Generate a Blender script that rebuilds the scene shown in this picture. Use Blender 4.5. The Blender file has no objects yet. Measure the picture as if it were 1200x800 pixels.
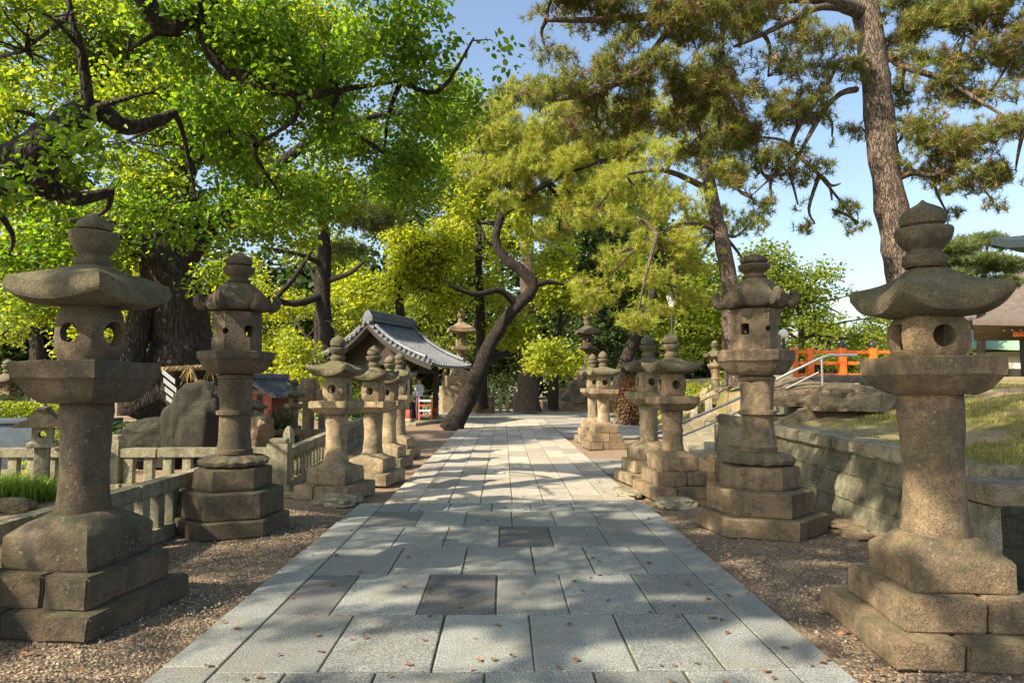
import bpy, bmesh, math, random
import numpy as np
from mathutils import Vector, Matrix, noise
R = math.radians
PI = math.pi
sc = bpy.context.scene
C = sc.collection
random.seed(7)
rng = np.random.default_rng(7)

# ------------------------------------------------------------------ camera
H0 = 1.6
FOC = 770.0
PITCH = math.atan(50 / FOC)
YAW = math.atan(10 / FOC)
cam_d = bpy.data.cameras.new('camera'); cam = bpy.data.objects.new('camera', cam_d); C.objects.link(cam)
cam_d.sensor_width = 36; cam_d.lens = FOC / 1200 * 36
cam_d.clip_start = 0.05; cam_d.clip_end = 3000
cam.location = (0, 0, H0)
cam.rotation_euler = (PI / 2 + PITCH, 0, -YAW)
sc.camera = cam

def ray(px, py):
    x = (px - 600) / FOC; z = -(py - 400) / FOC
    y2 = math.cos(PITCH) - z * math.sin(PITCH); z2 = math.sin(PITCH) + z * math.cos(PITCH)
    return x * math.cos(YAW) + y2 * math.sin(YAW), -x * math.sin(YAW) + y2 * math.cos(YAW), z2
def at(px, py, Y):
    """world point seen at photo position (px, py) at distance Y along the path"""
    r = ray(px, py); t = Y / r[1]
    return Vector((r[0] * t, Y, H0 + r[2] * t))
def gnd(px, py, z=0.0):
    r = ray(px, py); t = (z - H0) / r[2]
    return Vector((r[0] * t, r[1] * t, z))

# ------------------------------------------------------------------ light
SUN_AZ = R(214)      # direction towards the sun, counter-clockwise from +X
SUN_EL = R(40)
SUN = Vector((math.cos(SUN_AZ) * math.cos(SUN_EL), math.sin(SUN_AZ) * math.cos(SUN_EL), math.sin(SUN_EL)))
w = bpy.data.worlds.new('World'); sc.world = w; w.use_nodes = True
nt = w.node_tree; bg = nt.nodes['Background']
sky = nt.nodes.new('ShaderNodeTexSky'); sky.sky_type = 'NISHITA'; sky.sun_disc = False
sky.sun_elevation = SUN_EL
sky.sun_rotation = (PI / 2 - SUN_AZ) % (2 * PI)
sky.air_density = 1.2; sky.dust_density = 2.5; sky.ozone_density = 1.0
nt.links.new(sky.outputs[0], bg.inputs[0]); bg.inputs[1].default_value = 0.12
sd = bpy.data.lights.new('sun', 'SUN'); so = bpy.data.objects.new('sun', sd); C.objects.link(so)
sd.energy = 5.0; sd.angle = R(0.6); sd.color = (1.0, 0.86, 0.66)
so.rotation_euler = SUN.to_track_quat('Z', 'Y').to_euler()
so.location = (0, 0, 60)
sc.view_settings.view_transform = 'Standard'; sc.view_settings.look = 'None'
sc.view_settings.exposure = 1.1; sc.view_settings.gamma = 1
sc.render.engine = 'CYCLES'
sc.cycles.max_bounces = 4; sc.cycles.diffuse_bounces = 3; sc.cycles.transmission_bounces = 3; sc.cycles.glossy_bounces = 2

# ------------------------------------------------------------------ materials
def mat(name):
    m = bpy.data.materials.new(name); m.use_nodes = True
    n = m.node_tree.nodes; l = m.node_tree.links
    return m, n, l, n['Principled BSDF']
def mixc(n, l, fac, a, b, mode='MIX'):
    x = n.new('ShaderNodeMix'); x.data_type = 'RGBA'; x.blend_type = mode
    for i, v in ((0, fac), (6, a), (7, b)):
        if isinstance(v, (int, float)): x.inputs[i].default_value = v
        elif isinstance(v, tuple): x.inputs[i].default_value = (*v, 1)
        else: l.new(v, x.inputs[i])
    return x.outputs[2]
def ramp(n, l, src, p0, p1, c0=(0, 0, 0), c1=(1, 1, 1)):
    r = n.new('ShaderNodeValToRGB'); e = r.color_ramp.elements
    e[0].position = p0; e[0].color = (*c0, 1); e[1].position = p1; e[1].color = (*c1, 1)
    l.new(src, r.inputs[0]); return r.outputs[0]
def nse(n, l, vec, scale, detail=4, rough=0.6):
    t = n.new('ShaderNodeTexNoise'); t.inputs['Scale'].default_value = scale
    t.inputs['Detail'].default_value = detail; t.inputs['Roughness'].default_value = rough
    if vec is not None: l.new(vec, t.inputs['Vector'])
    return t.outputs['Fac']
def bump(n, l, h, dist, strength=1.0, prev=None):
    b = n.new('ShaderNodeBump'); b.inputs['Distance'].default_value = dist
    b.inputs['Strength'].default_value = strength; l.new(h, b.inputs['Height'])
    if prev is not None: l.new(prev, b.inputs['Normal'])
    return b.outputs[0]

def stone_mat(name, c1, c2, moss=0.3, mosscol=(0.09, 0.10, 0.035), grime=0.4, rough=0.9, speck=0.7, coord='Object', bd=0.006):
    m, n, l, p = mat(name)
    tc = n.new('ShaderNodeTexCoord')
    oi = n.new('ShaderNodeObjectInfo')
    add = n.new('ShaderNodeVectorMath'); add.operation = 'MULTIPLY_ADD'
    l.new(oi.outputs['Random'], add.inputs[0]); add.inputs[1].default_value = (17, 31, 11)
    l.new(tc.outputs[coord], add.inputs[2]); v = add.outputs[0]
    big = nse(n, l, v, 2.3, 5); med = nse(n, l, v, 14, 6, 0.7); fine = nse(n, l, v, 120, 3, 0.7)
    col = mixc(n, l, ramp(n, l, big, 0.3, 0.7), c1, c2)
    col = mixc(n, l, 0.55, col, ramp(n, l, med, 0.32, 0.68, (0.42, 0.40, 0.37), (1.15, 1.15, 1.15)), 'MULTIPLY')
    sp = ramp(n, l, fine, 0.38, 0.60, (0.22, 0.21, 0.20), (1.6, 1.55, 1.45))
    col = mixc(n, l, speck, col, sp, 'MULTIPLY')
    col = mixc(n, l, 0.6, col, ramp(n, l, nse(n, l, v, 0.9, 3, 0.5), 0.35, 0.65, (0.62, 0.64, 0.62), (1.25, 1.2, 1.1)), 'MULTIPLY')
    # dark weathering in patches of its own shape
    g = ramp(n, l, nse(n, l, v, 3.0, 9, 0.75), 0.47, 0.60)
    gm = n.new('ShaderNodeMath'); gm.operation = 'MULTIPLY'; l.new(g, gm.inputs[0]); gm.inputs[1].default_value = min(0.8, grime * 1.5)
    col = mixc(n, l, gm.outputs[0], col, (0.05, 0.045, 0.035))
    mp = n.new('ShaderNodeMapping'); mp.inputs['Scale'].default_value = (9, 9, 0.8); l.new(v, mp.inputs[0])
    sk = ramp(n, l, nse(n, l, mp.outputs[0], 1.0, 5, 0.6), 0.5, 0.7); km = n.new('ShaderNodeMath'); km.operation = 'MULTIPLY'; l.new(sk, km.inputs[0]); km.inputs[1].default_value = 0.45
    col = mixc(n, l, km.outputs[0], col, (0.045, 0.04, 0.03))
    geo = n.new('ShaderNodeNewGeometry'); sx = n.new('ShaderNodeSeparateXYZ'); l.new(geo.outputs['Normal'], sx.inputs[0])
    up = ramp(n, l, sx.outputs['Z'], 0.0, 0.9, (0.35, 0.35, 0.35), (1, 1, 1))
    mo = ramp(n, l, nse(n, l, v, 4.2, 8, 0.72), 0.44, 0.57)
    mm = n.new('ShaderNodeMath'); mm.operation = 'MULTIPLY'; l.new(up, mm.inputs[0]); l.new(mo, mm.inputs[1])
    m2 = n.new('ShaderNodeMath'); m2.operation = 'MULTIPLY'; l.new(mm.outputs[0], m2.inputs[0]); m2.inputs[1].default_value = moss
    col = mixc(n, l, m2.outputs[0], col, mosscol)
    # pale lichen dots
    vo = n.new('ShaderNodeTexVoronoi'); vo.inputs['Scale'].default_value = 22; l.new(v, vo.inputs['Vector'])
    li = ramp(n, l, vo.outputs['Distance'], 0.12, 0.3, (1, 1, 1), (0, 0, 0))
    lm = n.new('ShaderNodeMath'); lm.operation = 'MULTIPLY'; l.new(li, lm.inputs[0]); l.new(ramp(n, l, nse(n, l, v, 6, 3), 0.5, 0.65), lm.inputs[1])
    l2 = n.new('ShaderNodeMath'); l2.operation = 'MULTIPLY'; l.new(lm.outputs[0], l2.inputs[0]); l2.inputs[1].default_value = 0.35
    col = mixc(n, l, l2.outputs[0], col, (0.42, 0.42, 0.34))
    l.new(col, p.inputs['Base Color']); p.inputs['Roughness'].default_value = rough
    b = bump(n, l, med, bd * 4, 1.0); b = bump(n, l, fine, bd * 1.3, 0.9, b)
    l.new(b, p.inputs['Normal'])
    return m

M = {}
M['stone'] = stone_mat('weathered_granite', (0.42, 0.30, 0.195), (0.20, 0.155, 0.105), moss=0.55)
M['stone_dark'] = stone_mat('dark_shaded_weathered_granite', (0.21, 0.15, 0.105), (0.10, 0.078, 0.055), moss=0.6, grime=0.55)  # dark granite; canopy shade on the left lanterns is put into this colour
M['stone_gold'] = stone_mat('warm_granite', (0.47, 0.375, 0.255), (0.31, 0.25, 0.17), moss=0.5, grime=0.4)
M['stone_roof'] = stone_mat('lichened_granite', (0.27, 0.225, 0.15), (0.16, 0.145, 0.10), moss=0.7, mosscol=(0.12, 0.12, 0.045), grime=0.45, bd=0.009)
M['stone_pale'] = stone_mat('pale_granite', (0.48, 0.44, 0.34), (0.33, 0.31, 0.23), moss=0.45, grime=0.3)
M['stone_fence'] = stone_mat('greenish_fence_granite', (0.44, 0.42, 0.31), (0.30, 0.29, 0.21), moss=0.5, grime=0.35)
M['stone_wall'] = stone_mat('retaining_wall_stone', (0.34, 0.32, 0.23), (0.20, 0.20, 0.145), moss=0.5, grime=0.5)
M['rock'] = stone_mat('dark_rock', (0.06, 0.05, 0.036), (0.026, 0.023, 0.018), moss=0.35, grime=0.6, bd=0.02)
M['rock_tan'] = stone_mat('tan_rock', (0.36, 0.29, 0.20), (0.24, 0.20, 0.15), moss=0.4, grime=0.4, bd=0.015)

def simple(name, col, rough=0.7, metal=0.0, bscale=None, bdist=0.003, var=0.25, vscale=8):
    m, n, l, p = mat(name)
    tc = n.new('ShaderNodeTexCoord')
    f = nse(n, l, tc.outputs['Object'], vscale, 6)
    k = tuple(c * (1 - var) for c in col); k2 = tuple(min(1, c * (1 + var)) for c in col)
    l.new(ramp(n, l, f, 0.3, 0.7, k, k2), p.inputs['Base Color'])
    p.inputs['Roughness'].default_value = rough; p.inputs['Metallic'].default_value = metal
    if bscale: l.new(bump(n, l, nse(n, l, tc.outputs['Object'], bscale, 4), bdist), p.inputs['Normal'])
    return m
M['dark_wood'] = simple('dark_wood', (0.022, 0.015, 0.011), 0.7, bscale=30)  # dark timber, deepened further so the gable's shadow sits in the colour
M['red_wood'] = simple('faded_red_wood', (0.28, 0.06, 0.03), 0.6, bscale=30)
M['orange'] = simple('vermilion_paint', (0.75, 0.16, 0.02), 0.45, bscale=20, var=0.15)
M['cap'] = simple('black_metal_cap', (0.03, 0.03, 0.03), 0.4)
M['steel'] = simple('steel_rail', (0.45, 0.46, 0.48), 0.3, 0.9, var=0.1)
M['white'] = simple('white_paper', (0.78, 0.78, 0.75), 0.8, var=0.05)
M['rope'] = simple('straw_rope', (0.38, 0.27, 0.11), 0.9, bscale=80, bdist=0.01)
M['plaster'] = simple('cream_plaster', (0.62, 0.58, 0.48), 0.85, var=0.1)
M['copper'] = simple('green_copper', (0.22, 0.36, 0.24), 0.6, var=0.2)
M['copper_dark'] = simple('dark_shaded_copper', (0.018, 0.035, 0.04), 0.8, var=0.3)  # copper darkened to paint in the shade under the gate eave
M['bluewall'] = simple('blue_grey_wall', (0.05, 0.075, 0.10), 0.7, var=0.3, bscale=20)
M['skin'] = simple('skin', (0.5, 0.3, 0.2), 0.5, var=0.05)
M['shirt'] = simple('pale_blue_shirt', (0.5, 0.6, 0.75), 0.8, var=0.08)
M['trousers'] = simple('blue_trousers', (0.04, 0.06, 0.16), 0.8, var=0.1)
M['hair'] = simple('black_hair', (0.015, 0.012, 0.01), 0.5)
M['glass'] = simple('milky_lamp_glass', (0.75, 0.75, 0.72), 0.25, var=0.02)
M['iron'] = simple('dark_bronze', (0.05, 0.05, 0.045), 0.55, 0.4, bscale=25)

def bark(name, c1, c2, sc_=6, bd=0.05):
    m, n, l, p = mat(name)
    tc = n.new('ShaderNodeTexCoord'); mp = n.new('ShaderNodeMapping'); mp.inputs['Scale'].default_value = (1, 1, 0.2)
    l.new(tc.outputs['Object'], mp.inputs[0])
    vo = n.new('ShaderNodeTexVoronoi'); vo.feature = 'DISTANCE_TO_EDGE'; vo.inputs['Scale'].default_value = sc_ * 2
    nv = n.new('ShaderNodeTexNoise'); nv.inputs['Scale'].default_value = sc_ * 1.5; l.new(mp.outputs[0], nv.inputs['Vector'])
    ad = n.new('ShaderNodeVectorMath'); ad.operation = 'MULTIPLY_ADD'; l.new(nv.outputs['Color'], ad.inputs[0]); ad.inputs[1].default_value = (0.25, 0.25, 0.25); l.new(mp.outputs[0], ad.inputs[2])
    l.new(ad.outputs[0], vo.inputs['Vector'])
    cr = ramp(n, l, vo.outputs['Distance'], 0.0, 0.16)
    f = nse(n, l, tc.outputs['Object'], 5, 6, 0.7)
    col = mixc(n, l, ramp(n, l, f, 0.3, 0.7), c1, c2)
    col = mixc(n, l, cr, tuple(x * 0.3 for x in c1), col)
    l.new(col, p.inputs['Base Color']); p.inputs['Roughness'].default_value = 0.95
    b = bump(n, l, cr, bd, 1.0); b = bump(n, l, nse(n, l, mp.outputs[0], 40, 4), bd * 0.3, 0.8, b)
    l.new(b, p.inputs['Normal']); return m
M['bark_dark'] = bark('dark_bark', (0.055, 0.04, 0.028), (0.03, 0.022, 0.016), 5)
M['bark_pine'] = bark('pine_bark', (0.23, 0.175, 0.135), (0.13, 0.095, 0.075), 10, 0.035)
M['bark_pine_dark'] = bark('dark_pine_bark', (0.06, 0.044, 0.034), (0.03, 0.022, 0.017), 9, 0.08)

def leaf_mat(name, a, b, ta, tb, tr=0.45, gloss=0.35):
    m, n, l, p = mat(name)
    g = n.new('ShaderNodeNewGeometry')
    rnd = g.outputs['Random Per Island']
    col = mixc(n, l, rnd, a, b)
    tc = n.new('ShaderNodeTexCoord')
    cl = ramp(n, l, nse(n, l, tc.outputs['Object'], 0.9, 3), 0.35, 0.65)
    col = mixc(n, l, cl, col, mixc(n, l, 0.5, col, b))
    l.new(col, p.inputs['Base Color']); p.inputs['Roughness'].default_value = gloss
    t = n.new('ShaderNodeBsdfTranslucent')
    tcn = mixc(n, l, rnd, ta, tb); l.new(tcn, t.inputs['Color'])
    mx = n.new('ShaderNodeMixShader'); mx.inputs[0].default_value = tr
    l.new(p.outputs[0], mx.inputs[1]); l.new(t.outputs[0], mx.inputs[2])
    l.new(mx.outputs[0], n['Material Output'].inputs['Surface'])
    return m
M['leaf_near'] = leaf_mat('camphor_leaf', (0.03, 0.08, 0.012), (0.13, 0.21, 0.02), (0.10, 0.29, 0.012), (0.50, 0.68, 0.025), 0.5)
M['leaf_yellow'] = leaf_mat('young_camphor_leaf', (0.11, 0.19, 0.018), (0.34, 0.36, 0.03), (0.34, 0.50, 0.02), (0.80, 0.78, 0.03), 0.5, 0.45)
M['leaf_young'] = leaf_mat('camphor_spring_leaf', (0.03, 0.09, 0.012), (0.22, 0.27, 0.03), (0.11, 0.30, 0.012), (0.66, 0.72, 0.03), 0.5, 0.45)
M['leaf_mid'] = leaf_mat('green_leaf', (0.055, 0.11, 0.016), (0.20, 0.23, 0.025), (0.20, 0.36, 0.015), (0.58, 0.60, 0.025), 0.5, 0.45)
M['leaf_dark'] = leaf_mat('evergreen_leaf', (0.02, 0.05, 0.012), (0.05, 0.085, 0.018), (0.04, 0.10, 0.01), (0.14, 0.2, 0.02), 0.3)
M['needle'] = leaf_mat('pine_needle', (0.05, 0.10, 0.035), (0.16, 0.18, 0.045), (0.12, 0.22, 0.045), (0.34, 0.36, 0.06), 0.36, 0.5)
M['needle_near'] = leaf_mat('near_pine_needle', (0.025, 0.07, 0.028), (0.26, 0.25, 0.04), (0.07, 0.18, 0.04), (0.50, 0.46, 0.05), 0.38, 0.5)
M['needle_gold'] = leaf_mat('golden_pine_needle', (0.09, 0.17, 0.03), (0.44, 0.43, 0.05), (0.24, 0.38, 0.04), (0.78, 0.72, 0.06), 0.42, 0.5)
M['needle_brown'] = leaf_mat('withered_pine_needle', (0.16, 0.09, 0.035), (0.25, 0.16, 0.07), (0.2, 0.12, 0.05), (0.3, 0.2, 0.08), 0.2, 0.6)
M['grass'] = leaf_mat('grass_blade', (0.11, 0.15, 0.025), (0.34, 0.30, 0.09), (0.2, 0.26, 0.03), (0.45, 0.4, 0.1), 0.35, 0.6)
M['redleaf'] = leaf_mat('red_maple_leaf', (0.07, 0.025, 0.015), (0.12, 0.05, 0.02), (0.14, 0.04, 0.02), (0.2, 0.09, 0.03), 0.4, 0.5)
M['litter'] = leaf_mat('fallen_leaf', (0.12, 0.04, 0.02), (0.30, 0.15, 0.06), (0.1, 0.04, 0.02), (0.22, 0.11, 0.04), 0.15, 0.7)

# ------------------------------------------------------------------ object helpers
def tag(o, label=None, cat=None, group=None, kind=None):
    if label: o['label'] = label
    if cat: o['category'] = cat
    if group: o['group'] = group
    if kind: o['kind'] = kind
    return o
def thing(name, label, cat, loc=(0, 0, 0), rz=0.0, group=None):
    o = bpy.data.objects.new(name, None); C.objects.link(o)
    o.location = loc; o.rotation_euler = (0, 0, rz); o.empty_display_size = 0.2
    return tag(o, label, cat, group)
def link(name, me, m, parent=None, loc=None):
    o = bpy.data.objects.new(name, me); C.objects.link(o)
    if m is not None and len(me.materials) == 0: me.materials.append(m)
    if parent: o.parent = parent
    if loc is not None: o.location = loc
    return o
class MB:
    def __init__(s): s.v = []; s.f = []
    def add(s, vs, fs):
        b = len(s.v); s.v += [tuple(x) for x in vs]; s.f += [tuple(i + b for i in f) for f in fs]
    def box(s, c, d, rz=0.0, ch=0.0, M4=None):
        """box with chamfered edges; c centre, d full size"""
        bm = bmesh.new(); bmesh.ops.create_cube(bm, size=1)
        for v in bm.verts: v.co = Vector((v.co.x * d[0], v.co.y * d[1], v.co.z * d[2]))
        if ch > 0: bmesh.ops.bevel(bm, geom=bm.edges[:], offset=min(ch, min(d) * 0.4), segments=2, affect='EDGES', profile=0.6)
        mt = Matrix.Translation(c) @ Matrix.Rotation(rz, 4, 'Z')
        if M4 is not None: mt = M4
        bm.transform(mt); bm.verts.index_update()
        s.add([v.co[:] for v in bm.verts], [[v.index for v in f.verts] for f in bm.faces]); bm.free()
    def loft(s, rings, cap0=True, cap1=True, closed=True):
        n = len(rings[0]); fs = []; vs = [p for r in rings for p in r]
        for i in range(len(rings) - 1):
            for j in range(n if closed else n - 1):
                k = (j + 1) % n
                fs.append((i * n + j, i * n + k, (i + 1) * n + k, (i + 1) * n + j))
        if cap0: fs.append(tuple(range(n - 1, -1, -1)))
        if cap1: fs.append(tuple((len(rings) - 1) * n + j for j in range(n)))
        s.add(vs, fs)
    def tube(s, pts, rad, seg=8, smooth=3, jit=0.0, caps=True):
        P = [Vector(p) for p in pts]; Rr = list(rad) if hasattr(rad, '__len__') else [rad] * len(P)
        if smooth > 1 and len(P) > 2:
            Q = []; S = []
            for i in range(len(P) - 1):
                p0 = P[max(i - 1, 0)]; p1 = P[i]; p2 = P[i + 1]; p3 = P[min(i + 2, len(P) - 1)]
                for k in range(smooth):
                    t = k / smooth
                    Q.append(0.5 * ((2 * p1) + (p2 - p0) * t + (2 * p0 - 5 * p1 + 4 * p2 - p3) * t * t + (3 * p1 - p0 - 3 * p2 + p3) * t ** 3))
                    S.append(Rr[i] * (1 - t) + Rr[i + 1] * t)
            Q.append(P[-1]); S.append(Rr[-1]); P, Rr = Q, S
        rings = []; ref = None
        for i, p in enumerate(P):
            d = (P[min(i + 1, len(P) - 1)] - P[max(i - 1, 0)]).normalized()
            if ref is None:
                ref = Vector((0, 0, 1)) if abs(d.z) < 0.9 else Vector((1, 0, 0))
                ref = (ref - d * ref.dot(d)).normalized()
            else:
                ref = (ref - d * ref.dot(d))
                ref = ref.normalized() if ref.length > 1e-5 else d.orthogonal().normalized()
            b = d.cross(ref); ring = []
            for j in range(seg):
                a = 2 * PI * j / seg
                o = ref * math.cos(a) + b * math.sin(a)
                r = Rr[i]
                if jit: r *= 1 + jit * noise.noise((p + o * r) * (1.2 / max(r, 0.05)) * 0.6) * 1.6
                ring.append(p + o * r)
            rings.append(ring)
        s.loft(rings, caps, caps)
    def build(s, name, m, parent=None, smooth=True, ang=35, loc=None):
        me = bpy.data.meshes.new(name); me.from_pydata(s.v, [], s.f); me.update()
        if smooth:
            me.polygons.foreach_set('use_smooth', [True] * len(me.polygons))
            me.set_sharp_from_angle(angle=R(ang))
        return link(name, me, m, parent, loc)
def evaluated(o):
    dg = bpy.context.evaluated_depsgraph_get(); dg.update()
    me = bpy.data.meshes.new_from_object(o.evaluated_get(dg)); me.name = o.name
    return me
def rough_verts(V, amp, scale, seed=0.0):
    out = []
    for v in V:
        p = Vector(v); q = p * scale + Vector((seed, seed * 1.7, seed * 0.3))
        out.append(p + Vector((noise.noise(q), noise.noise(q + Vector((31, 0, 0))), noise.noise(q + Vector((0, 47, 0))))) * amp)
    return out

# ------------------------------------------------------------------ stone lanterns
NR = 48
def ringp(z, wd, t, k, lift=0.0, frac=1.0):
    out = []
    for i in range(NR):
        th = 2 * PI * i / NR
        a = ((th + PI / k) % (2 * PI / k)) - PI / k
        r = wd * math.cos(a) ** (-t) if t > 0 else wd
        c = abs(a) / (PI / k)
        out.append((r * math.cos(th), r * math.sin(th), z + lift * c ** 2.6 * frac))
    return out
def prof(mb, pts, k, seed=0.0, amp=0.006, step=0.05, rings_extra=None):
    """pts: (z, half width, cornerness[, lift]) joined by a lofted, slightly worn surface"""
    rings = []
    for i, p in enumerate(pts):
        if i:
            q = pts[i - 1]; L = math.hypot(p[0] - q[0], p[1] - q[1]); m_ = max(1, int(L / step))
        else: q = p; m_ = 1
        for j in range(1, m_ + 1):
            t = j / m_
            z, wd, tt = (q[n_] * (1 - t) + p[n_] * t for n_ in range(3))
            lf = (q[3] if len(q) > 3 else 0) * (1 - t) + (p[3] if len(p) > 3 else 0) * t
            rings.append([tuple(v) for v in rough_verts(ringp(z, wd, tt, k, lf), amp, 5.5, seed)])
    mb.loft(rings)
def blk(z0, z1, wd, t=0.97, b=0.012):
    return [(z0, wd - b, t), (z0 + b, wd, t), (z1 - b, wd, t), (z1, wd - b, t)]
def subtract(o, cutters):
    for c in cutters:
        mo = o.modifiers.new('b', 'BOOLEAN'); mo.operation = 'DIFFERENCE'; mo.object = c; mo.solver = 'EXACT'
    me = evaluated(o); old = o.data; o.modifiers.clear(); o.data = me
    if len(me.materials) == 0: me.materials.append(old.materials[0])
    for c in cutters: bpy.data.objects.remove(c)
    me.polygons.foreach_set('use_smooth', [True] * len(me.polygons)); me.set_sharp_from_angle(angle=R(35))

def firebox(t, z0, z1, wd, k, tt, wins, m, seed):
    mb = MB(); h = z1 - z0; pts = []
    for i in range(9):
        u = i / 8
        bulge = 1 - 0.16 * abs(2 * u - 1) ** 3 if tt < 0.9 else 1
        pts.append((z0 + h * u, wd * bulge, tt))
    prof(mb, pts, k, seed, 0.005)
    o = mb.build('firebox', m, t)
    cut = []
    c = MB(); prof(c, [(z0 + 0.05, wd * 0.72, 0.5), (z1 - 0.04, wd * 0.72, 0.5)], k, 0, 0)
    cut.append(c.build('c', m, t))
    for kind, ang, sz in wins:
        c = MB(); d = Vector((math.cos(ang), math.sin(ang), 0)); s_ = Vector((-d.y, d.x, 0)); mid = Vector((0, 0, (z0 + z1) / 2))
        rings = []
        for q in (0.2, 1.7):
            r = []
            for i in range(24):
                a = 2 * PI * i / 24
                if kind == 'round': x, z = math.cos(a), math.sin(a)
                else:
                    x, z = math.cos(a), math.sin(a); f = 1 / (abs(x) ** 8 + abs(z) ** 8) ** 0.125; x *= f * 0.8; z *= f * 1.05
                r.append(mid + d * (wd * q) + s_ * (x * sz) + Vector((0, 0, z * sz)))
            rings.append(r)
        c.loft(rings); cut.append(c.build('c', m, t))
    subtract(o, cut)
    return o

def square_lantern(label, loc, rz, s=1.0, sz=None, z=None, wd=None, mats=('stone', 'stone', 'stone_roof'), seed=0.0,
                   finial='bowl', k=4, steps=2, group='stone lanterns lining the approach', round_plat=False, win=None, joint=True, colbulge=0.0, lift=0.08, fat=False):
    """z: heights [step1, step2, base_side, base_top, col_top, plat_mid, plat_top, fire_top, roof_top, ring, bowl, tip]
       wd: half widths [step1, step2, base, column, platform, firebox, roof, bowl, onion]"""
    Z = [q * (sz or s) for q in (z or [0.16, 0.36, 0.53, 0.66, 1.535, 1.66, 1.775, 2.03, 2.37, 2.47, 2.62, 2.81])]
    W = [q * s for q in (wd or [0.53, 0.39, 0.30, 0.185, 0.30, 0.20, 0.35, 0.165, 0.135])]
    t = thing('stone_lantern', label, 'stone lantern', loc, rz, group)
    m1, m2, m3 = (M[q] for q in mats)
    # steps: each cut in blocks with open joints
    for i in range(steps):
        z0 = 0 if i == 0 else Z[i - 1]; z1 = Z[i]; hw = W[i]
        mb = MB()
        if k == 4 and joint:
            cut = (0.18 if i else -0.25) * hw
            g = 0.006
            for x0, x1 in ((-hw, cut - g), (cut + g, hw)):
                bm = bmesh.new(); bmesh.ops.create_cube(bm, size=1)
                for v in bm.verts: v.co = Vector(((x0 + x1) / 2 + v.co.x * (x1 - x0), v.co.y * 2 * hw, (z0 + z1) / 2 + v.co.z * (z1 - z0)))
                bmesh.ops.bevel(bm, geom=bm.edges[:], offset=0.014, segments=2, affect='EDGES')
                bmesh.ops.subdivide_edges(bm, edges=[e for e in bm.edges if e.calc_length() > 0.15], cuts=6, use_grid_fill=True)
                bm.verts.index_update()
                vs = rough_verts([v.co for v in bm.verts], 0.012, 4.5, seed + i)
                mb.add(vs, [[v.index for v in f.verts] for f in bm.faces]); bm.free()
        else:
            prof(mb, blk(z0, z1, hw, 0.98, 0.015), k, seed + i, 0.01)
        mb.build('step', m1, t)
    zb = Z[steps - 1]
    mb = MB()
    kk = 4 if k == 4 else k
    if k == 4:
        prof(mb, [(zb + 0.003, W[2] * 0.97, 0.93), (zb + 0.02, W[2], 0.93), (Z[2], W[2], 0.93), (Z[2] + 0.02, W[2] * 0.98, 0.85), (Z[3] - 0.05 * s, W[2] * 0.82, 0.5), (Z[3] - 0.015, W[3] * 1.28, 0.1), (Z[3], W[3] * 1.1, 0)], 4, seed + 3, 0.012)
    else:
        prof(mb, [(zb + 0.003, W[2] * 0.96, 0.9), (zb + 0.03, W[2], 0.9), (zb + 0.62 * (Z[3] - zb), W[2] * 0.98, 0.85), (zb + 0.66 * (Z[3] - zb), W[2] * 0.9, 0.5)], k, seed + 3, 0.012)
    mb.build('base_stone', m1, t)
    if k != 4:      # lotus ring carved above the base stone
        mb = MB(); zl = zb + 0.66 * (Z[3] - zb); rr = []
        hh = Z[3] - zl
        for u, f in ((0, 0.80), (0.15, 0.97), (0.45, 1.0), (0.75, 0.86), (1.0, 0.62), (1.02, 0.5)):
            r = []
            for i in range(NR * 2):
                th = PI * i / NR
                pet = 1 + 0.05 * abs(math.sin(th * 8)) * math.sin(PI * min(1, u + 0.2))
                r.append((W[2] * f * pet * math.cos(th), W[2] * f * pet * math.sin(th), zl + hh * u + 0.02 * abs(math.sin(th * 8)) * (u > 0 and u < 1)))
            rr.append(rough_verts(r, 0.008, 7, seed))
        mb.loft(rr); mb.build('lotus_ring', m2, t)
    # column
    mb = MB(); c0 = Z[3] - 0.004; c1 = Z[4]; L = c1 - c0; r = W[3]
    pts = [(c0, r * 1.06, 0.02), (c0 + 0.02, r * 1.08, 0)]
    for i in range(1, 12):
        u = i / 12; pts.append((c0 + L * u, r * (1.06 - 0.13 * math.sin(PI * min(1, u * 1.05)) + colbulge * math.exp(-((u - 0.5) / 0.06) ** 2)), 0))
    pts += [(c1 - 0.02, r * 1.0, 0), (c1 + 0.003, r * 1.0, 0)]
    prof(mb, pts, 8, seed + 5, 0.010); mb.build('column', m2, t)
    if k != 4:
        for u in (0.05, 0.52, 0.96):
            mb = MB(); zc = c0 + L * u; wv = 0.028
            prof(mb, [(zc - wv, r * 1.0, 0), (zc - wv * 0.7, r * 1.13, 0), (zc + wv * 0.7, r * 1.13, 0), (zc + wv, r * 1.0, 0)], 8, seed, 0.003); mb.build('band', m2, t)
    # platform
    mb = MB(); p = W[4]; kp = 8 if round_plat else k
    prof(mb, [(Z[4], p * 0.70, 0.55), (Z[4] + 0.3 * (Z[5] - Z[4]), p * 0.84, 0.8), (Z[5] - 0.008, p * 0.97, 0.95), (Z[5], p, 0.97), (Z[6] - 0.012, p * 1.01, 0.97), (Z[6], p * 0.985, 0.95)], kp, seed + 8, 0.009)
    mb.build('platform', m1, t)
    # fire box
    if win is None:
        win = [('round', -PI / 2, W[5] * 0.36), ('square', PI, W[5] * 0.42), ('round', PI / 2, W[5] * 0.36), ('square', 0, W[5] * 0.42)]
    firebox(t, Z[6] + 0.002, Z[7] - 0.002, W[5], k, (0.2 if fat else 0.55) if k == 4 else 1.0, win, m2, seed + 9)
    # roof
    mb = MB(); rw = W[6]; zr = Z[7]; zt = Z[8]; hh = zt - zr; lf = lift * s; rc = 0.84 if fat else 0.9; ed = 0.11
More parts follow.
